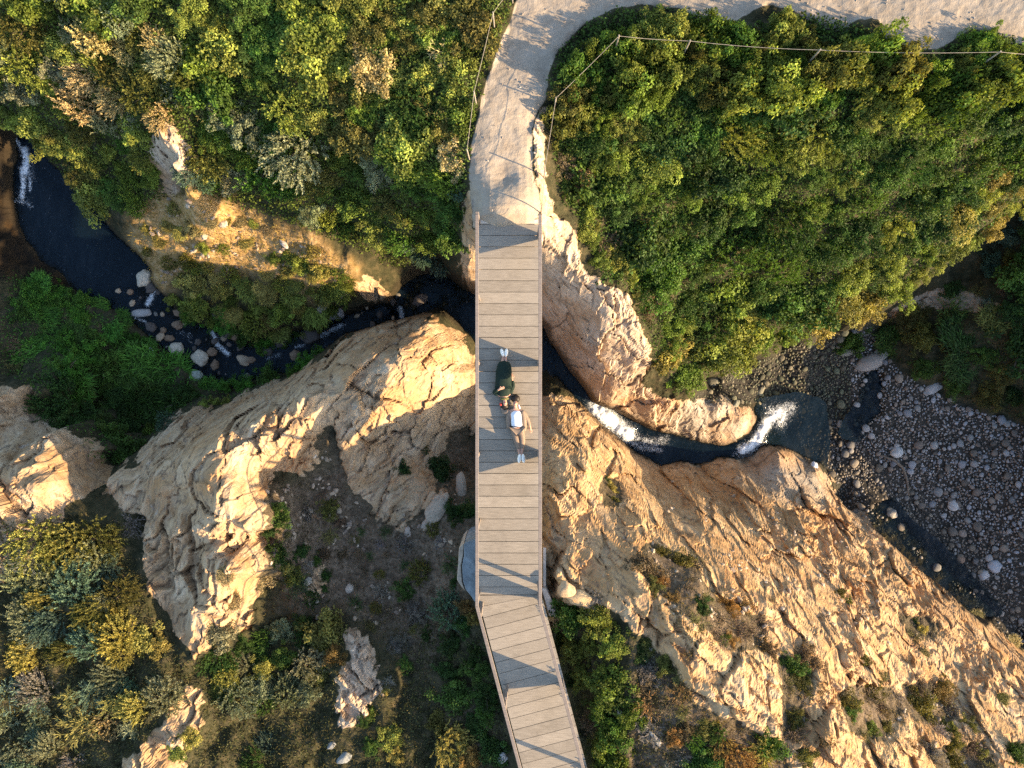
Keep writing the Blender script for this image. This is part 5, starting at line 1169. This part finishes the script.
MARKS = [(556, 98, 'under the leaning fence post by the path'), (619, 36, 'at the fence corner inside the path bend'), (690, 35, 'below the fence cable at the upper path'), (790, 40, 'along the fence cable at the upper path'), (870, 38, 'on the hedge corner at the upper path'), (940, 65, 'below the wide gap of the upper path'), (1005, 55, 'by the far right fence post'),
         (568, 160, 'beside the pale rim of the path'), (600, 225, 'above the pale cliff beside the bridge head'), (648, 290, 'at the top edge of the pale rock'), (672, 355, 'above the grey rock of the cascade'), (740, 345, 'on the bank edge over wet gravel'), (820, 315, 'on the bank edge over the cobbles'), (880, 300, 'on the bank edge at the shaded cove'), (955, 250, 'on the sunlit right bank edge'), (1015, 190, 'on the upper sunlit bank edge'),
         (650, 110, 'on the bank inside the fence corner'), (740, 110, 'on the bank well below the fence'), (840, 110, 'on the bank below the hedge corner'), (940, 120, 'on the bank below the path gap'), (640, 190, 'on the right bank opposite the bridge head'), (720, 190, 'in the dark middle of the right bank'), (800, 190, 'in the dark heart of the right bank'), (890, 190, 'on the right bank near its lit edge'), (720, 270, 'on the right bank above the cascade'), (800, 260, 'on the right bank above the gravel'),
         (15, 60, 'at the far left top corner'), (60, 120, 'on the left bank above the small waterfall'), (110, 180, 'on the left bank above the dark pool'), (60, 30, 'in the top left corner thicket'), (130, 75, 'in the pale dry thicket on the left bank'), (190, 80, 'right of the pale dry thicket'), (175, 165, 'around the grey outcrop on the left bank'), (250, 40, 'in the lime thicket at the top'), (240, 120, 'between grey outcrop and lime thicket'), (340, 30, 'in the sunny thicket left of the path'),
         (440, 30, 'at the short fence left of the path'), (430, 90, 'on the brown thicket beside the path'), (370, 120, 'below the left bank furrow'), (450, 170, 'above the left bridge head'), (300, 170, 'at the upper rim of the yellow slope'), (400, 220, 'on the shaded drop above the black pool'), (330, 230, 'on the shaded step above the yellow slope'),
         (220, 290, 'on the yellow slope by the stream'), (320, 290, 'at the right end of the yellow slope'), (270, 330, 'on the stream bank below the yellow slope'), (60, 320, 'in the green hollow beside the dark pool'), (150, 375, 'in the green hollow by the pale boulders'), (80, 410, 'in the dark part of the green hollow'), (150, 440, 'where the green hollow meets the pale spine'), (270, 378, 'between the stream and the big pale rock'),
         (55, 545, 'below the left rock'), (60, 620, 'on the lower left slope'), (140, 640, 'at the foot of the pale spine'), (110, 710, 'in the lower left corner scrub'), (20, 720, 'at the bottom left edge'), (195, 735, 'beside the bottom rock slab'), (250, 660, 'in the scrub below the pale spine'), (310, 690, 'left of the pale rock island'), (280, 560, 'in the nook beside the pale spine'), (390, 740, 'below the pale rock island'), (450, 740, 'at the bottom left of the ramp'),
         (430, 480, 'under the fractured rock wall'), (460, 600, 'beside the concrete abutment'), (470, 690, 'left of the ramp'), (400, 590, 'beside the bare shaded path'), (590, 620, 'right of the bridge bend'), (610, 690, 'right of the ramp'), (620, 750, 'at the bottom right of the ramp'), (660, 690, 'on the brown slope right of the ramp'), (720, 750, 'at the bottom of the golden hill'), (680, 570, 'in the upper gully of the golden hill'), (730, 630, 'in the brown gully of the golden hill'), (610, 490, 'on the rock right of the people'),
         (795, 690, 'in the middle of the golden hill'), (860, 700, 'in the central gully of the golden hill'), (940, 690, 'on the right shoulder of the golden hill'), (840, 595, 'on the upper face of the golden hill'), (920, 630, 'near the right edge of the golden hill'), (965, 735, 'at the lower right of the golden hill'), (975, 620, 'at the cobble edge of the golden hill'), (940, 360, 'on the shaded cliff above the cobbles'), (1010, 330, 'on the shaded cliff at the right edge')]
rs = np.random.default_rng(77)
NSH = [0]
def place_shrub(px, py, rpx, sp, col, group, hm=1.0):
    x, y, z = (float(v[0]) for v in onground([px], [py]))
    if z > 3: return
    rad = rpx * (HC - z) / FP; s = rad / .5
    x, y, z = (float(v[0]) for v in onground([px], [py]))
    nm, cat, noun = NAME[sp]
    c = np.array(CLR[col]) * (1.22 if group == GA else 1.15 if group == GB else 1.0) * rs.uniform(.78, 1.28) * rs.uniform(.93, 1.07, 3)
    mk = min(MARKS, key=lambda m: (m[0] - px) ** 2 + (m[1] - py) ** 2)[2]
    size = 'small' if rpx < 10 else 'large' if rpx > 20 else ''
    a, b_ = PROTO[sp][rs.integers(len(PROTO[sp]))]
    lab = ' '.join(f'{size} {TONE[col]} {noun} {mk}'.split())
    hz = rs.uniform(.8, 1.15) * hm
    if sp == 'tuft':
        o = link(nm, a); o.color = (*c, 1)
    else:
        o = empty(nm)
        if sp == 'twig':
            f = link('twigs', a, None, o); f.color = (*c, 1)
            g = link('foliage', b_, None, o); g.color = (*(np.array(CLR['olive']) * rs.uniform(.6, 1.3)), 1)
        else:
            f = link('foliage', a, None, o); f.color = (*c, 1)
            link('stems', b_, None, o)
    o.location = (x, y, z - .04 * s); o.rotation_euler = (rs.normal(0, .08), rs.normal(0, .08), rs.uniform(0, 6.283)); o.scale = (s, s * rs.uniform(.85, 1.15), s * hz)
    tag(o, lab, cat, group); NSH[0] += 1
def zone(poly, rr, species, cols, group, fill=1.0, sp_k=.50, hm=1.0):
    reg = raster(poly)
    pts = scatter(lambda a, b_: look(reg, np.array(a), np.array(b_)) > .5, int(14000 * fill), lambda a, b_, u: (rr[0] * .9 + (rr[1] * 1.12 - rr[0] * .9) * u ** 1.5) * sp_k, rs)
    for px, py, q in pts:
        place_shrub(px, py, q / sp_k, species[rs.integers(len(species))], cols[rs.integers(len(cols))], group, hm)
GA, GB, GC, GD, GE, GF, GG = 'shrubs of the upper left bank', 'shrubs of the right bank', 'plants of the green hollow', 'plants of the yellow slope', 'shrubs of the lower left slope', 'shrubs right of the ramp', 'plants on the golden hill'
zone([(-40, -30), (120, -30), (110, 50), (68, 90), (95, 140), (118, 190), (100, 200), (60, 158), (22, 122), (-40, 90)], (17, 30), ['broad', 'fine', 'broad', 'feather'], ['lime', 'mid', 'lime', 'lime', 'olive', 'sage'], GA)
zone([(75, 30), (110, 15), (180, 40), (205, 100), (190, 120), (150, 122), (100, 130), (68, 90)], (16, 26), ['feather', 'twig', 'feather'], ['sage', 'straw', 'sage', 'olive'], GA)
zone([(120, -30), (300, -30), (300, 60), (262, 85), (210, 95), (182, 40)], (18, 34), ['broad', 'broad', 'fine'], ['lime', 'lime', 'mid', 'green'], GA)
zone([(300, -30), (496, -30), (478, 40), (430, 55), (385, 45), (340, 75), (300, 62)], (17, 30), ['broad'], ['lime', 'mid', 'lime', 'olive'], GA)
zone([(330, 85), (400, 60), (460, 42), (468, 78), (462, 110), (454, 150), (454, 185), (400, 150), (330, 120)], (16, 27), ['broad', 'feather', 'twig', 'broad'], ['olive', 'olive', 'mid', 'straw', 'dark', 'lime'], GA)
zone([(205, 105), (330, 110), (400, 155), (458, 190), (455, 235), (400, 250), (350, 232), (270, 200), (210, 185), (196, 135)], (17, 30), ['broad', 'fine', 'feather'], ['green', 'green', 'mid', 'sage', 'olive', 'lime'], GA)
zone([(110, 135), (150, 128), (160, 190), (135, 212), (112, 200)], (11, 17), ['broad', 'feather'], ['mid', 'lime', 'green'], GA)
zone([(564, 84), (594, 50), (642, 30), (690, 33), (735, 46), (770, 30), (800, 38), (845, 52), (868, 42), (882, 60), (905, 72), (945, 68), (978, 50), (1005, 60), (1060, 68), (1060, 115), (900, 105), (700, 95), (560, 130)], (16, 27), ['broad', 'broad', 'fine'], ['lime', 'mid', 'green', 'lime', 'olive'], GB, hm=2.3)
zone([(572, 135), (700, 100), (900, 110), (1060, 120), (1030, 170), (900, 260), (800, 300), (705, 330), (665, 290), (612, 210)], (18, 34), ['broad', 'fine', 'broad', 'fine', 'broad', 'feather', 'fine'], ['dark', 'green', 'green', 'mid', 'green', 'dark', 'lime', 'mid'], GB)
zone([(1040, 185), (1005, 215), (942, 268), (872, 312), (804, 328), (694, 380), (660, 368), (662, 300), (705, 325), (800, 295), (895, 250), (1000, 165)], (15, 26), ['fine', 'broad'], ['lime', 'yellow', 'lime', 'mid'], GB)
zone([(551, 118), (568, 128), (606, 228), (640, 285), (655, 300), (655, 330), (634, 290), (598, 265), (575, 218), (555, 180)], (9, 16), ['twig', 'broad', 'fine', 'broad'], ['brown', 'lime', 'olive', 'mid', 'lime'], GB)
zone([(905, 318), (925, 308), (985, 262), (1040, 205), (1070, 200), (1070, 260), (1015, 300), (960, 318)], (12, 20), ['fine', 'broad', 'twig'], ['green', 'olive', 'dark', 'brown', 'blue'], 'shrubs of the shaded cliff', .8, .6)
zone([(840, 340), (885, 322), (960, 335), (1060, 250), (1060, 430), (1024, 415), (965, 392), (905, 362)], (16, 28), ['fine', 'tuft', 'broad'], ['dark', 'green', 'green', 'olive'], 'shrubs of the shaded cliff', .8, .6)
zone([(22, 278), (80, 300), (112, 322), (148, 350), (185, 372), (190, 392), (130, 398), (60, 388), (28, 350)], (14, 24), ['tuft', 'fine', 'fine'], ['fresh', 'fresh', 'green'], GC)
zone([(42, 395), (195, 396), (170, 420), (132, 448), (112, 462), (98, 436), (62, 424)], (16, 26), ['fine', 'broad', 'feather'], ['dark', 'dark', 'green'], GC)
for px, py, q, sp, col in [(222, 390, 12, 'fine', 'fresh'), (246, 386, 14, 'fine', 'fresh'), (270, 380, 13, 'broad', 'green'), (295, 372, 12, 'fine', 'fresh'), (203, 406, 7, 'broad', 'lime'), (214, 404, 7, 'broad', 'lime'), (226, 403, 7, 'broad', 'lime'), (168, 422, 12, 'feather', 'blue'),
                           (258, 374, 13, 'fine', 'fresh'), (283, 368, 13, 'fine', 'green'), (308, 362, 11, 'fine', 'fresh'), (235, 380, 11, 'tuft', 'fresh'), (210, 388, 12, 'tuft', 'fresh'), (320, 352, 8, 'fine', 'fresh'), (122, 320, 12, 'tuft', 'fresh'), (100, 308, 12, 'tuft', 'fresh'), (148, 345, 11, 'tuft', 'fresh'), (150, 432, 9, 'broad', 'mid'), (124, 450, 10, 'broad', 'mid'), (137, 338, 9, 'fine', 'fresh'), (40, 285, 14, 'tuft', 'fresh'), (14, 372, 14, 'twig', 'olive'), (20, 345, 13, 'twig', 'brown')]:
    place_shrub(px, py, q, sp, col, GC)
zone([(170, 268), (210, 264), (262, 282), (292, 304), (345, 285), (352, 296), (300, 325), (272, 336), (240, 322), (198, 310)], (9, 16), ['tuft', 'broad', 'tuft', 'feather'], ['yellow', 'lime', 'mid', 'yellow'], GD)
zone([(180, 312), (235, 325), (262, 345), (230, 330), (200, 325)], (9, 14), ['fine'], ['green', 'fresh'], GD, .5)
zone([(262, 250), (318, 250), (354, 280), (348, 300), (300, 302), (268, 284)], (9, 15), ['broad', 'tuft', 'feather'], ['lime', 'lime', 'yellow', 'mid'], GD, 1.6, .5)
zone([(140, 215), (200, 205), (262, 226), (262, 262), (205, 256), (160, 275), (146, 262)], (6, 11), ['tuft', 'feather', 'broad'], ['yellow', 'olive', 'lime', 'straw'], GD, .6, .9)
zone([(272, 520), (330, 505), (370, 530), (440, 525), (465, 560), (440, 640), (400, 650), (330, 600), (280, 600)], (7, 14), ['twig', 'fine', 'twig', 'feather'], ['brown', 'dark', 'grey', 'olive'], 'low scrub of the shaded hollow', .8, .8)
for px, py, q, sp, col in [(300, 262, 12, 'broad', 'lime'), (325, 270, 13, 'broad', 'yellow'), (340, 285, 12, 'tuft', 'lime'), (180, 232, 9, 'tuft', 'yellow'), (160, 240, 9, 'tuft', 'olive'), (225, 222, 8, 'tuft', 'yellow'), (270, 228, 9, 'tuft', 'straw'), (290, 336, 13, 'fine', 'green'), (262, 344, 12, 'fine', 'fresh'), (275, 342, 12, 'fine', 'fresh'), (245, 335, 12, 'broad', 'green'), (215, 318, 12, 'broad', 'mid'), (190, 310, 12, 'broad', 'mid'), (310, 322, 13, 'broad', 'lime'), (330, 308, 12, 'broad', 'mid'), (172, 300, 9, 'broad', 'lime')]:
    place_shrub(px, py, q, sp, col, GD)
zone([(25, 535), (85, 525), (112, 545), (122, 580), (118, 640), (60, 662), (12, 655), (22, 600)], (18, 30), ['feather'], ['sage', 'yellow', 'blue', 'olive', 'yellow'], GE)
zone([(55, 690), (105, 668), (150, 680), (168, 700), (138, 728), (90, 738)], (14, 22), ['feather', 'feather', 'twig'], ['sage', 'straw', 'yellow', 'blue'], GE)
zone([(-30, 690), (40, 680), (55, 740), (30, 800), (-30, 800)], (14, 20), ['feather', 'twig'], ['grey', 'sage', 'blue'], GE)
zone([(218, 632), (320, 618), (338, 650), (325, 700), (250, 718), (215, 680)], (13, 22), ['feather', 'broad', 'feather', 'broad'], ['yellow', 'green', 'dark', 'sage', 'olive'], GE)
zone([(438, 640), (480, 618), (500, 690), (496, 750), (470, 738), (446, 690)], (13, 20), ['fine', 'broad'], ['dark', 'dark', 'green'], GE)
for px, py, q, sp, col in [(140, 636, 20, 'broad', 'yellow'), (158, 648, 14, 'broad', 'yellow'), (122, 655, 14, 'feather', 'yellow'), (190, 738, 13, 'broad', 'yellow'), (178, 752, 10, 'broad', 'lime'), (278, 517, 14, 'broad', 'green'), (272, 530, 10, 'fine', 'dark'), (293, 576, 11, 'broad', 'lime'), (284, 566, 8, 'broad', 'yellow'),
                           (264, 580, 13, 'twig', 'straw'), (275, 552, 13, 'feather', 'dark'), (300, 552, 10, 'fine', 'dark'), (316, 560, 7, 'broad', 'green'), (450, 612, 19, 'feather', 'blue'), (466, 606, 9, 'broad', 'rust'), (474, 618, 8, 'broad', 'yellow'), (392, 738, 13, 'broad', 'lime'), (372, 748, 10, 'broad', 'green'),
                           (396, 757, 9, 'broad', 'yellow'), (452, 745, 22, 'feather', 'yellow'), (440, 722, 14, 'broad', 'olive'), (470, 760, 14, 'broad', 'rust'), (372, 712, 10, 'broad', 'mid'), (363, 722, 8, 'fine', 'dark'), (388, 682, 8, 'twig', 'grey'), (386, 690, 5, 'broad', 'yellow'), (405, 665, 9, 'fine', 'green'), (335, 655, 12, 'broad', 'rust'),
                           (360, 555, 10, 'twig', 'brown'), (455, 514, 13, 'broad', 'dark'), (470, 512, 13, 'broad', 'dark'), (403, 470, 10, 'fine', 'dark'), (437, 470, 20, 'broad', 'dark'), (405, 590, 13, 'fine', 'green'), (465, 470, 12, 'twig', 'brown'), (130, 525, 18, 'twig', 'grey'), (108, 560, 13, 'feather', 'blue'), (100, 600, 12, 'feather', 'sage'), (220, 690, 16, 'fine', 'dark'), (30, 560, 15, 'twig', 'grey'),
                           (20, 772, 18, 'feather', 'blue'), (75, 765, 16, 'twig', 'grey'), (255, 760, 14, 'feather', 'dark'), (268, 745, 12, 'feather', 'blue'), (232, 600, 12, 'tuft', 'straw'), (225, 575, 10, 'tuft', 'straw')]:
    place_shrub(px, py, q, sp, col, GE)
zone([(565, 615), (598, 610), (618, 642), (618, 690), (640, 722), (632, 775), (608, 775), (582, 690)], (14, 22), ['broad', 'fine', 'broad'], ['lime', 'mid', 'lime', 'green'], GF, hm=1.3)
zone([(645, 638), (688, 688), (698, 725), (682, 775), (650, 745), (634, 690)], (11, 18), ['twig', 'broad', 'twig'], ['brown', 'rust', 'olive', 'grey'], GF)
zone([(695, 725), (745, 735), (770, 775), (690, 775)], (12, 18), ['broad', 'feather'], ['rust', 'olive', 'green', 'yellow'], GG)
for px, py, q, sp, col in [(408, 243, 12, 'feather', 'blue'), (424, 254, 12, 'feather', 'blue'), (440, 264, 12, 'feather', 'blue'), (456, 190, 13, 'feather', 'blue'), (460, 215, 12, 'fine', 'dark'), (190, 172, 15, 'feather', 'blue'), (205, 180, 14, 'feather', 'blue')]:
    place_shrub(px, py, q, sp, col, GA)
for px, py, q, sp, col in [(560, 640, 13, 'fine', 'dark'), (572, 655, 12, 'twig', 'brown'), (575, 680, 12, 'fine', 'dark'), (590, 720, 13, 'twig', 'brown'), (600, 750, 13, 'fine', 'dark'), (595, 597, 11, 'twig', 'grey'), (640, 650, 14, 'broad', 'dark')]:
    place_shrub(px, py, q, sp, col, GF)
for px, py, q, sp, col in [(611, 490, 8, 'broad', 'yellow'), (607, 482, 6, 'fine', 'dark'), (614, 500, 6, 'broad', 'olive'), (681, 563, 14, 'broad', 'olive'), (662, 575, 12, 'twig', 'brown'), (690, 580, 11, 'twig', 'brown'), (652, 588, 11, 'fine', 'olive'), (640, 560, 10, 'twig', 'brown'), (700, 606, 13, 'fine', 'dark'), (718, 618, 12, 'twig', 'brown'), (735, 628, 16, 'twig', 'brown'), (722, 640, 9, 'fine', 'mid'),
                           (745, 605, 10, 'twig', 'rust'), (758, 624, 12, 'twig', 'brown'), (761, 642, 12, 'twig', 'rust'), (690, 655, 11, 'twig', 'rust'), (840, 592, 7, 'broad', 'olive'), (848, 600, 5, 'fine', 'mid'), (921, 630, 7, 'broad', 'yellow'), (914, 622, 5, 'fine', 'dark'), (793, 670, 14, 'broad', 'green'), (783, 662, 10, 'fine', 'dark'), (865, 661, 7, 'broad', 'olive'), (881, 674, 7, 'feather', 'sage'), (943, 686, 10, 'fine', 'olive'),
                           (921, 690, 14, 'twig', 'brown'), (849, 714, 10, 'broad', 'green'), (870, 731, 9, 'broad', 'mid'), (884, 728, 8, 'broad', 'olive'), (795, 717, 13, 'fine', 'olive'), (766, 744, 20, 'broad', 'green'), (943, 704, 14, 'twig', 'brown'), (952, 712, 10, 'twig', 'grey'), (969, 725, 10, 'fine', 'olive'), (1013, 752, 13, 'broad', 'green'), (910, 744, 13, 'twig', 'rust'), (935, 731, 15, 'twig', 'grey'), (969, 745, 16, 'twig', 'brown'),
                           (865, 696, 14, 'twig', 'brown'), (846, 700, 14, 'twig', 'grey'), (878, 708, 12, 'twig', 'brown'), (836, 712, 10, 'twig', 'brown'), (975, 615, 9, 'tuft', 'straw'), (1012, 642, 9, 'tuft', 'straw'), (968, 604, 7, 'tuft', 'straw'), (820, 690, 9, 'twig', 'rust'), (770, 600, 8, 'twig', 'brown'), (905, 660, 8, 'twig', 'brown'), (925, 655, 7, 'tuft', 'olive'), (830, 740, 11, 'twig', 'rust'), (805, 755, 12, 'broad', 'olive'), (1000, 700, 9, 'tuft', 'olive')]:
    place_shrub(px, py, q, sp, col, GG)

for gp in (0, 1, 2, 3, 4, 7):
    zone(GULLY[gp], (10, 17), ['twig', 'fine', 'twig', 'broad'], ['brown', 'olive', 'rust', 'grey', 'olive'], GG, .5, .62)
# ---- low cover that nobody could count
def cover(name, label, polys, n, cols, L, W, h, up=1.0, holes=()):
    reg = raster(*polys, blur=9)
    for hpoly in holes: reg = reg * (1 - raster(hpoly, blur=5))
    px = rs.uniform(-40, 1064, n * 8); py = rs.uniform(-40, 808, n * 8)
    k = look(reg, px, py) > rs.uniform(.15, .9, n * 8)
    px, py = px[k][:n], py[k][:n]
    x, y, z = onground(px, py)
    m = len(x); p = np.stack([x, y, z + rs.uniform(0, h, m)], -1)
    nn = unit(rs.normal(0, .55, (m, 3)) + np.array([0, 0, up])); d = unit(np.cross(nn, rdir(rs, m)))
    if up < .3: d = unit(rs.normal(0, .45, (m, 3)) + np.array([0, 0, .75])); nn = rdir(rs, m); p[:, 2] = z - .01
    me = leaf_mesh(name, p, d, nn, rs.uniform(.6, 1.4, m) * L, rs.uniform(.6, 1.4, m) * W, rs, LEAF, .2)
    o = link(name, me); o.color = (*cols, 1)
    tag(o, label, 'ground cover' if up >= .3 else 'grass', kind='stuff')
LEFTB = [(-40, -40), (520, -40), (508, 20), (486, 70), (472, 120), (464, 190), (458, 245), (400, 268), (350, 245), (260, 212), (190, 188), (135, 210), (100, 205), (20, 130), (-40, 105)]
RIGHTB = [(552, 110), (552, 76), (562, 51), (588, 25), (616, 12), (683, 12), (736, 27), (800, 16), (860, 26), (884, 42), (932, 56), (980, 32), (1064, 50), (1064, 170), (980, 240), (870, 316), (800, 330), (690, 382), (655, 372), (648, 330), (630, 290), (600, 275), (575, 215), (556, 180)]
cover('undergrowth', 'low leafy cover between the shrubs of the upper left bank', [LEFTB], 60000, (.075, .105, .018), .085, .055, .16, holes=(ROCK_U,))
cover('undergrowth', 'low leafy cover between the shrubs of the right bank', [RIGHTB], 64000, (.050, .085, .014), .085, .055, .16, holes=(ROCK_M, ROCK_RIM))
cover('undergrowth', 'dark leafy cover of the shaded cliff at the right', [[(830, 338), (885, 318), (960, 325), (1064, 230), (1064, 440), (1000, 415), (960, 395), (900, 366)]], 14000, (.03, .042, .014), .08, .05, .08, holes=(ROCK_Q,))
cover('undergrowth', 'lush low plants filling the green hollow', [[(10, 270), (75, 298), (110, 318), (150, 352), (190, 378), (250, 382), (300, 365), (320, 360), (235, 398), (180, 408), (130, 455), (110, 470), (60, 425), (30, 385), (0, 370)]], 26000, (.05, .115, .016), .09, .04, .18)
cover('grass', 'dry yellow grass on the sunny slope above the stream', [SLOPE, [(170, 262), (260, 275), (350, 290), (300, 335), (262, 348), (200, 318)]], 26000, (.22, .165, .04), .16, .018, .05, .1)
cover('grass', 'sparse dark grass over the shaded lower left ground', [[(-40, 530), (120, 520), (150, 600), (190, 665), (260, 640), (268, 490), (310, 480), (330, 600), (440, 600), (505, 760), (520, 810), (-40, 810)]], 30000, (.085, .075, .03), .13, .018, .05, .1, holes=(ROCK_K, ROCK_K2, R_BARE is None and ROCK_K3 or ROCK_K3))
cover('undergrowth', 'low scrub leaves on the lower left ground', [[(-40, 520), (110, 520), (150, 600), (185, 665), (240, 640), (320, 610), (345, 650), (330, 730), (340, 810), (-40, 810)], [(430, 600), (475, 610), (510, 740), (500, 790), (350, 790), (400, 700)]], 22000, (.055, .06, .022), .07, .04, .08, holes=(ROCK_K, ROCK_K2))
cover('undergrowth', 'brown leaf litter and low scrub on the bare shaded hollow', [[(262, 490), (330, 470), (372, 520), (440, 515), (472, 470), (474, 620), (430, 650), (440, 720), (400, 700), (380, 640), (340, 610), (290, 610), (265, 560)]], 15000, (.105, .075, .042), .06, .035, .05)
cover('undergrowth', 'low scrub leaves right of the ramp', [[(552, 620), (600, 606), (640, 640), (690, 700), (700, 810), (600, 810)]], 16000, (.075, .07, .02), .06, .04, .08)
cover('grass', 'sparse dry grass in the gullies of the golden hill', [[(600, 480), (620, 480), (620, 510), (600, 505)], [(640, 540), (760, 600), (770, 660), (700, 650), (650, 600)], [(830, 690), (900, 700), (990, 720), (990, 770), (900, 760), (840, 730)], [(780, 655), (805, 655), (805, 740), (780, 740)], *GULLY[:7]], 26000, (.12, .09, .035), .12, .016, .05, .1)
bylab = {}
for o in S.objects:
    if o.parent is None and 'label' in o and 'group' in o: bylab.setdefault(o['label'], []).append(o)
for os_ in bylab.values():
    for o in os_[1:]: o['group'] = os_[0]['group']
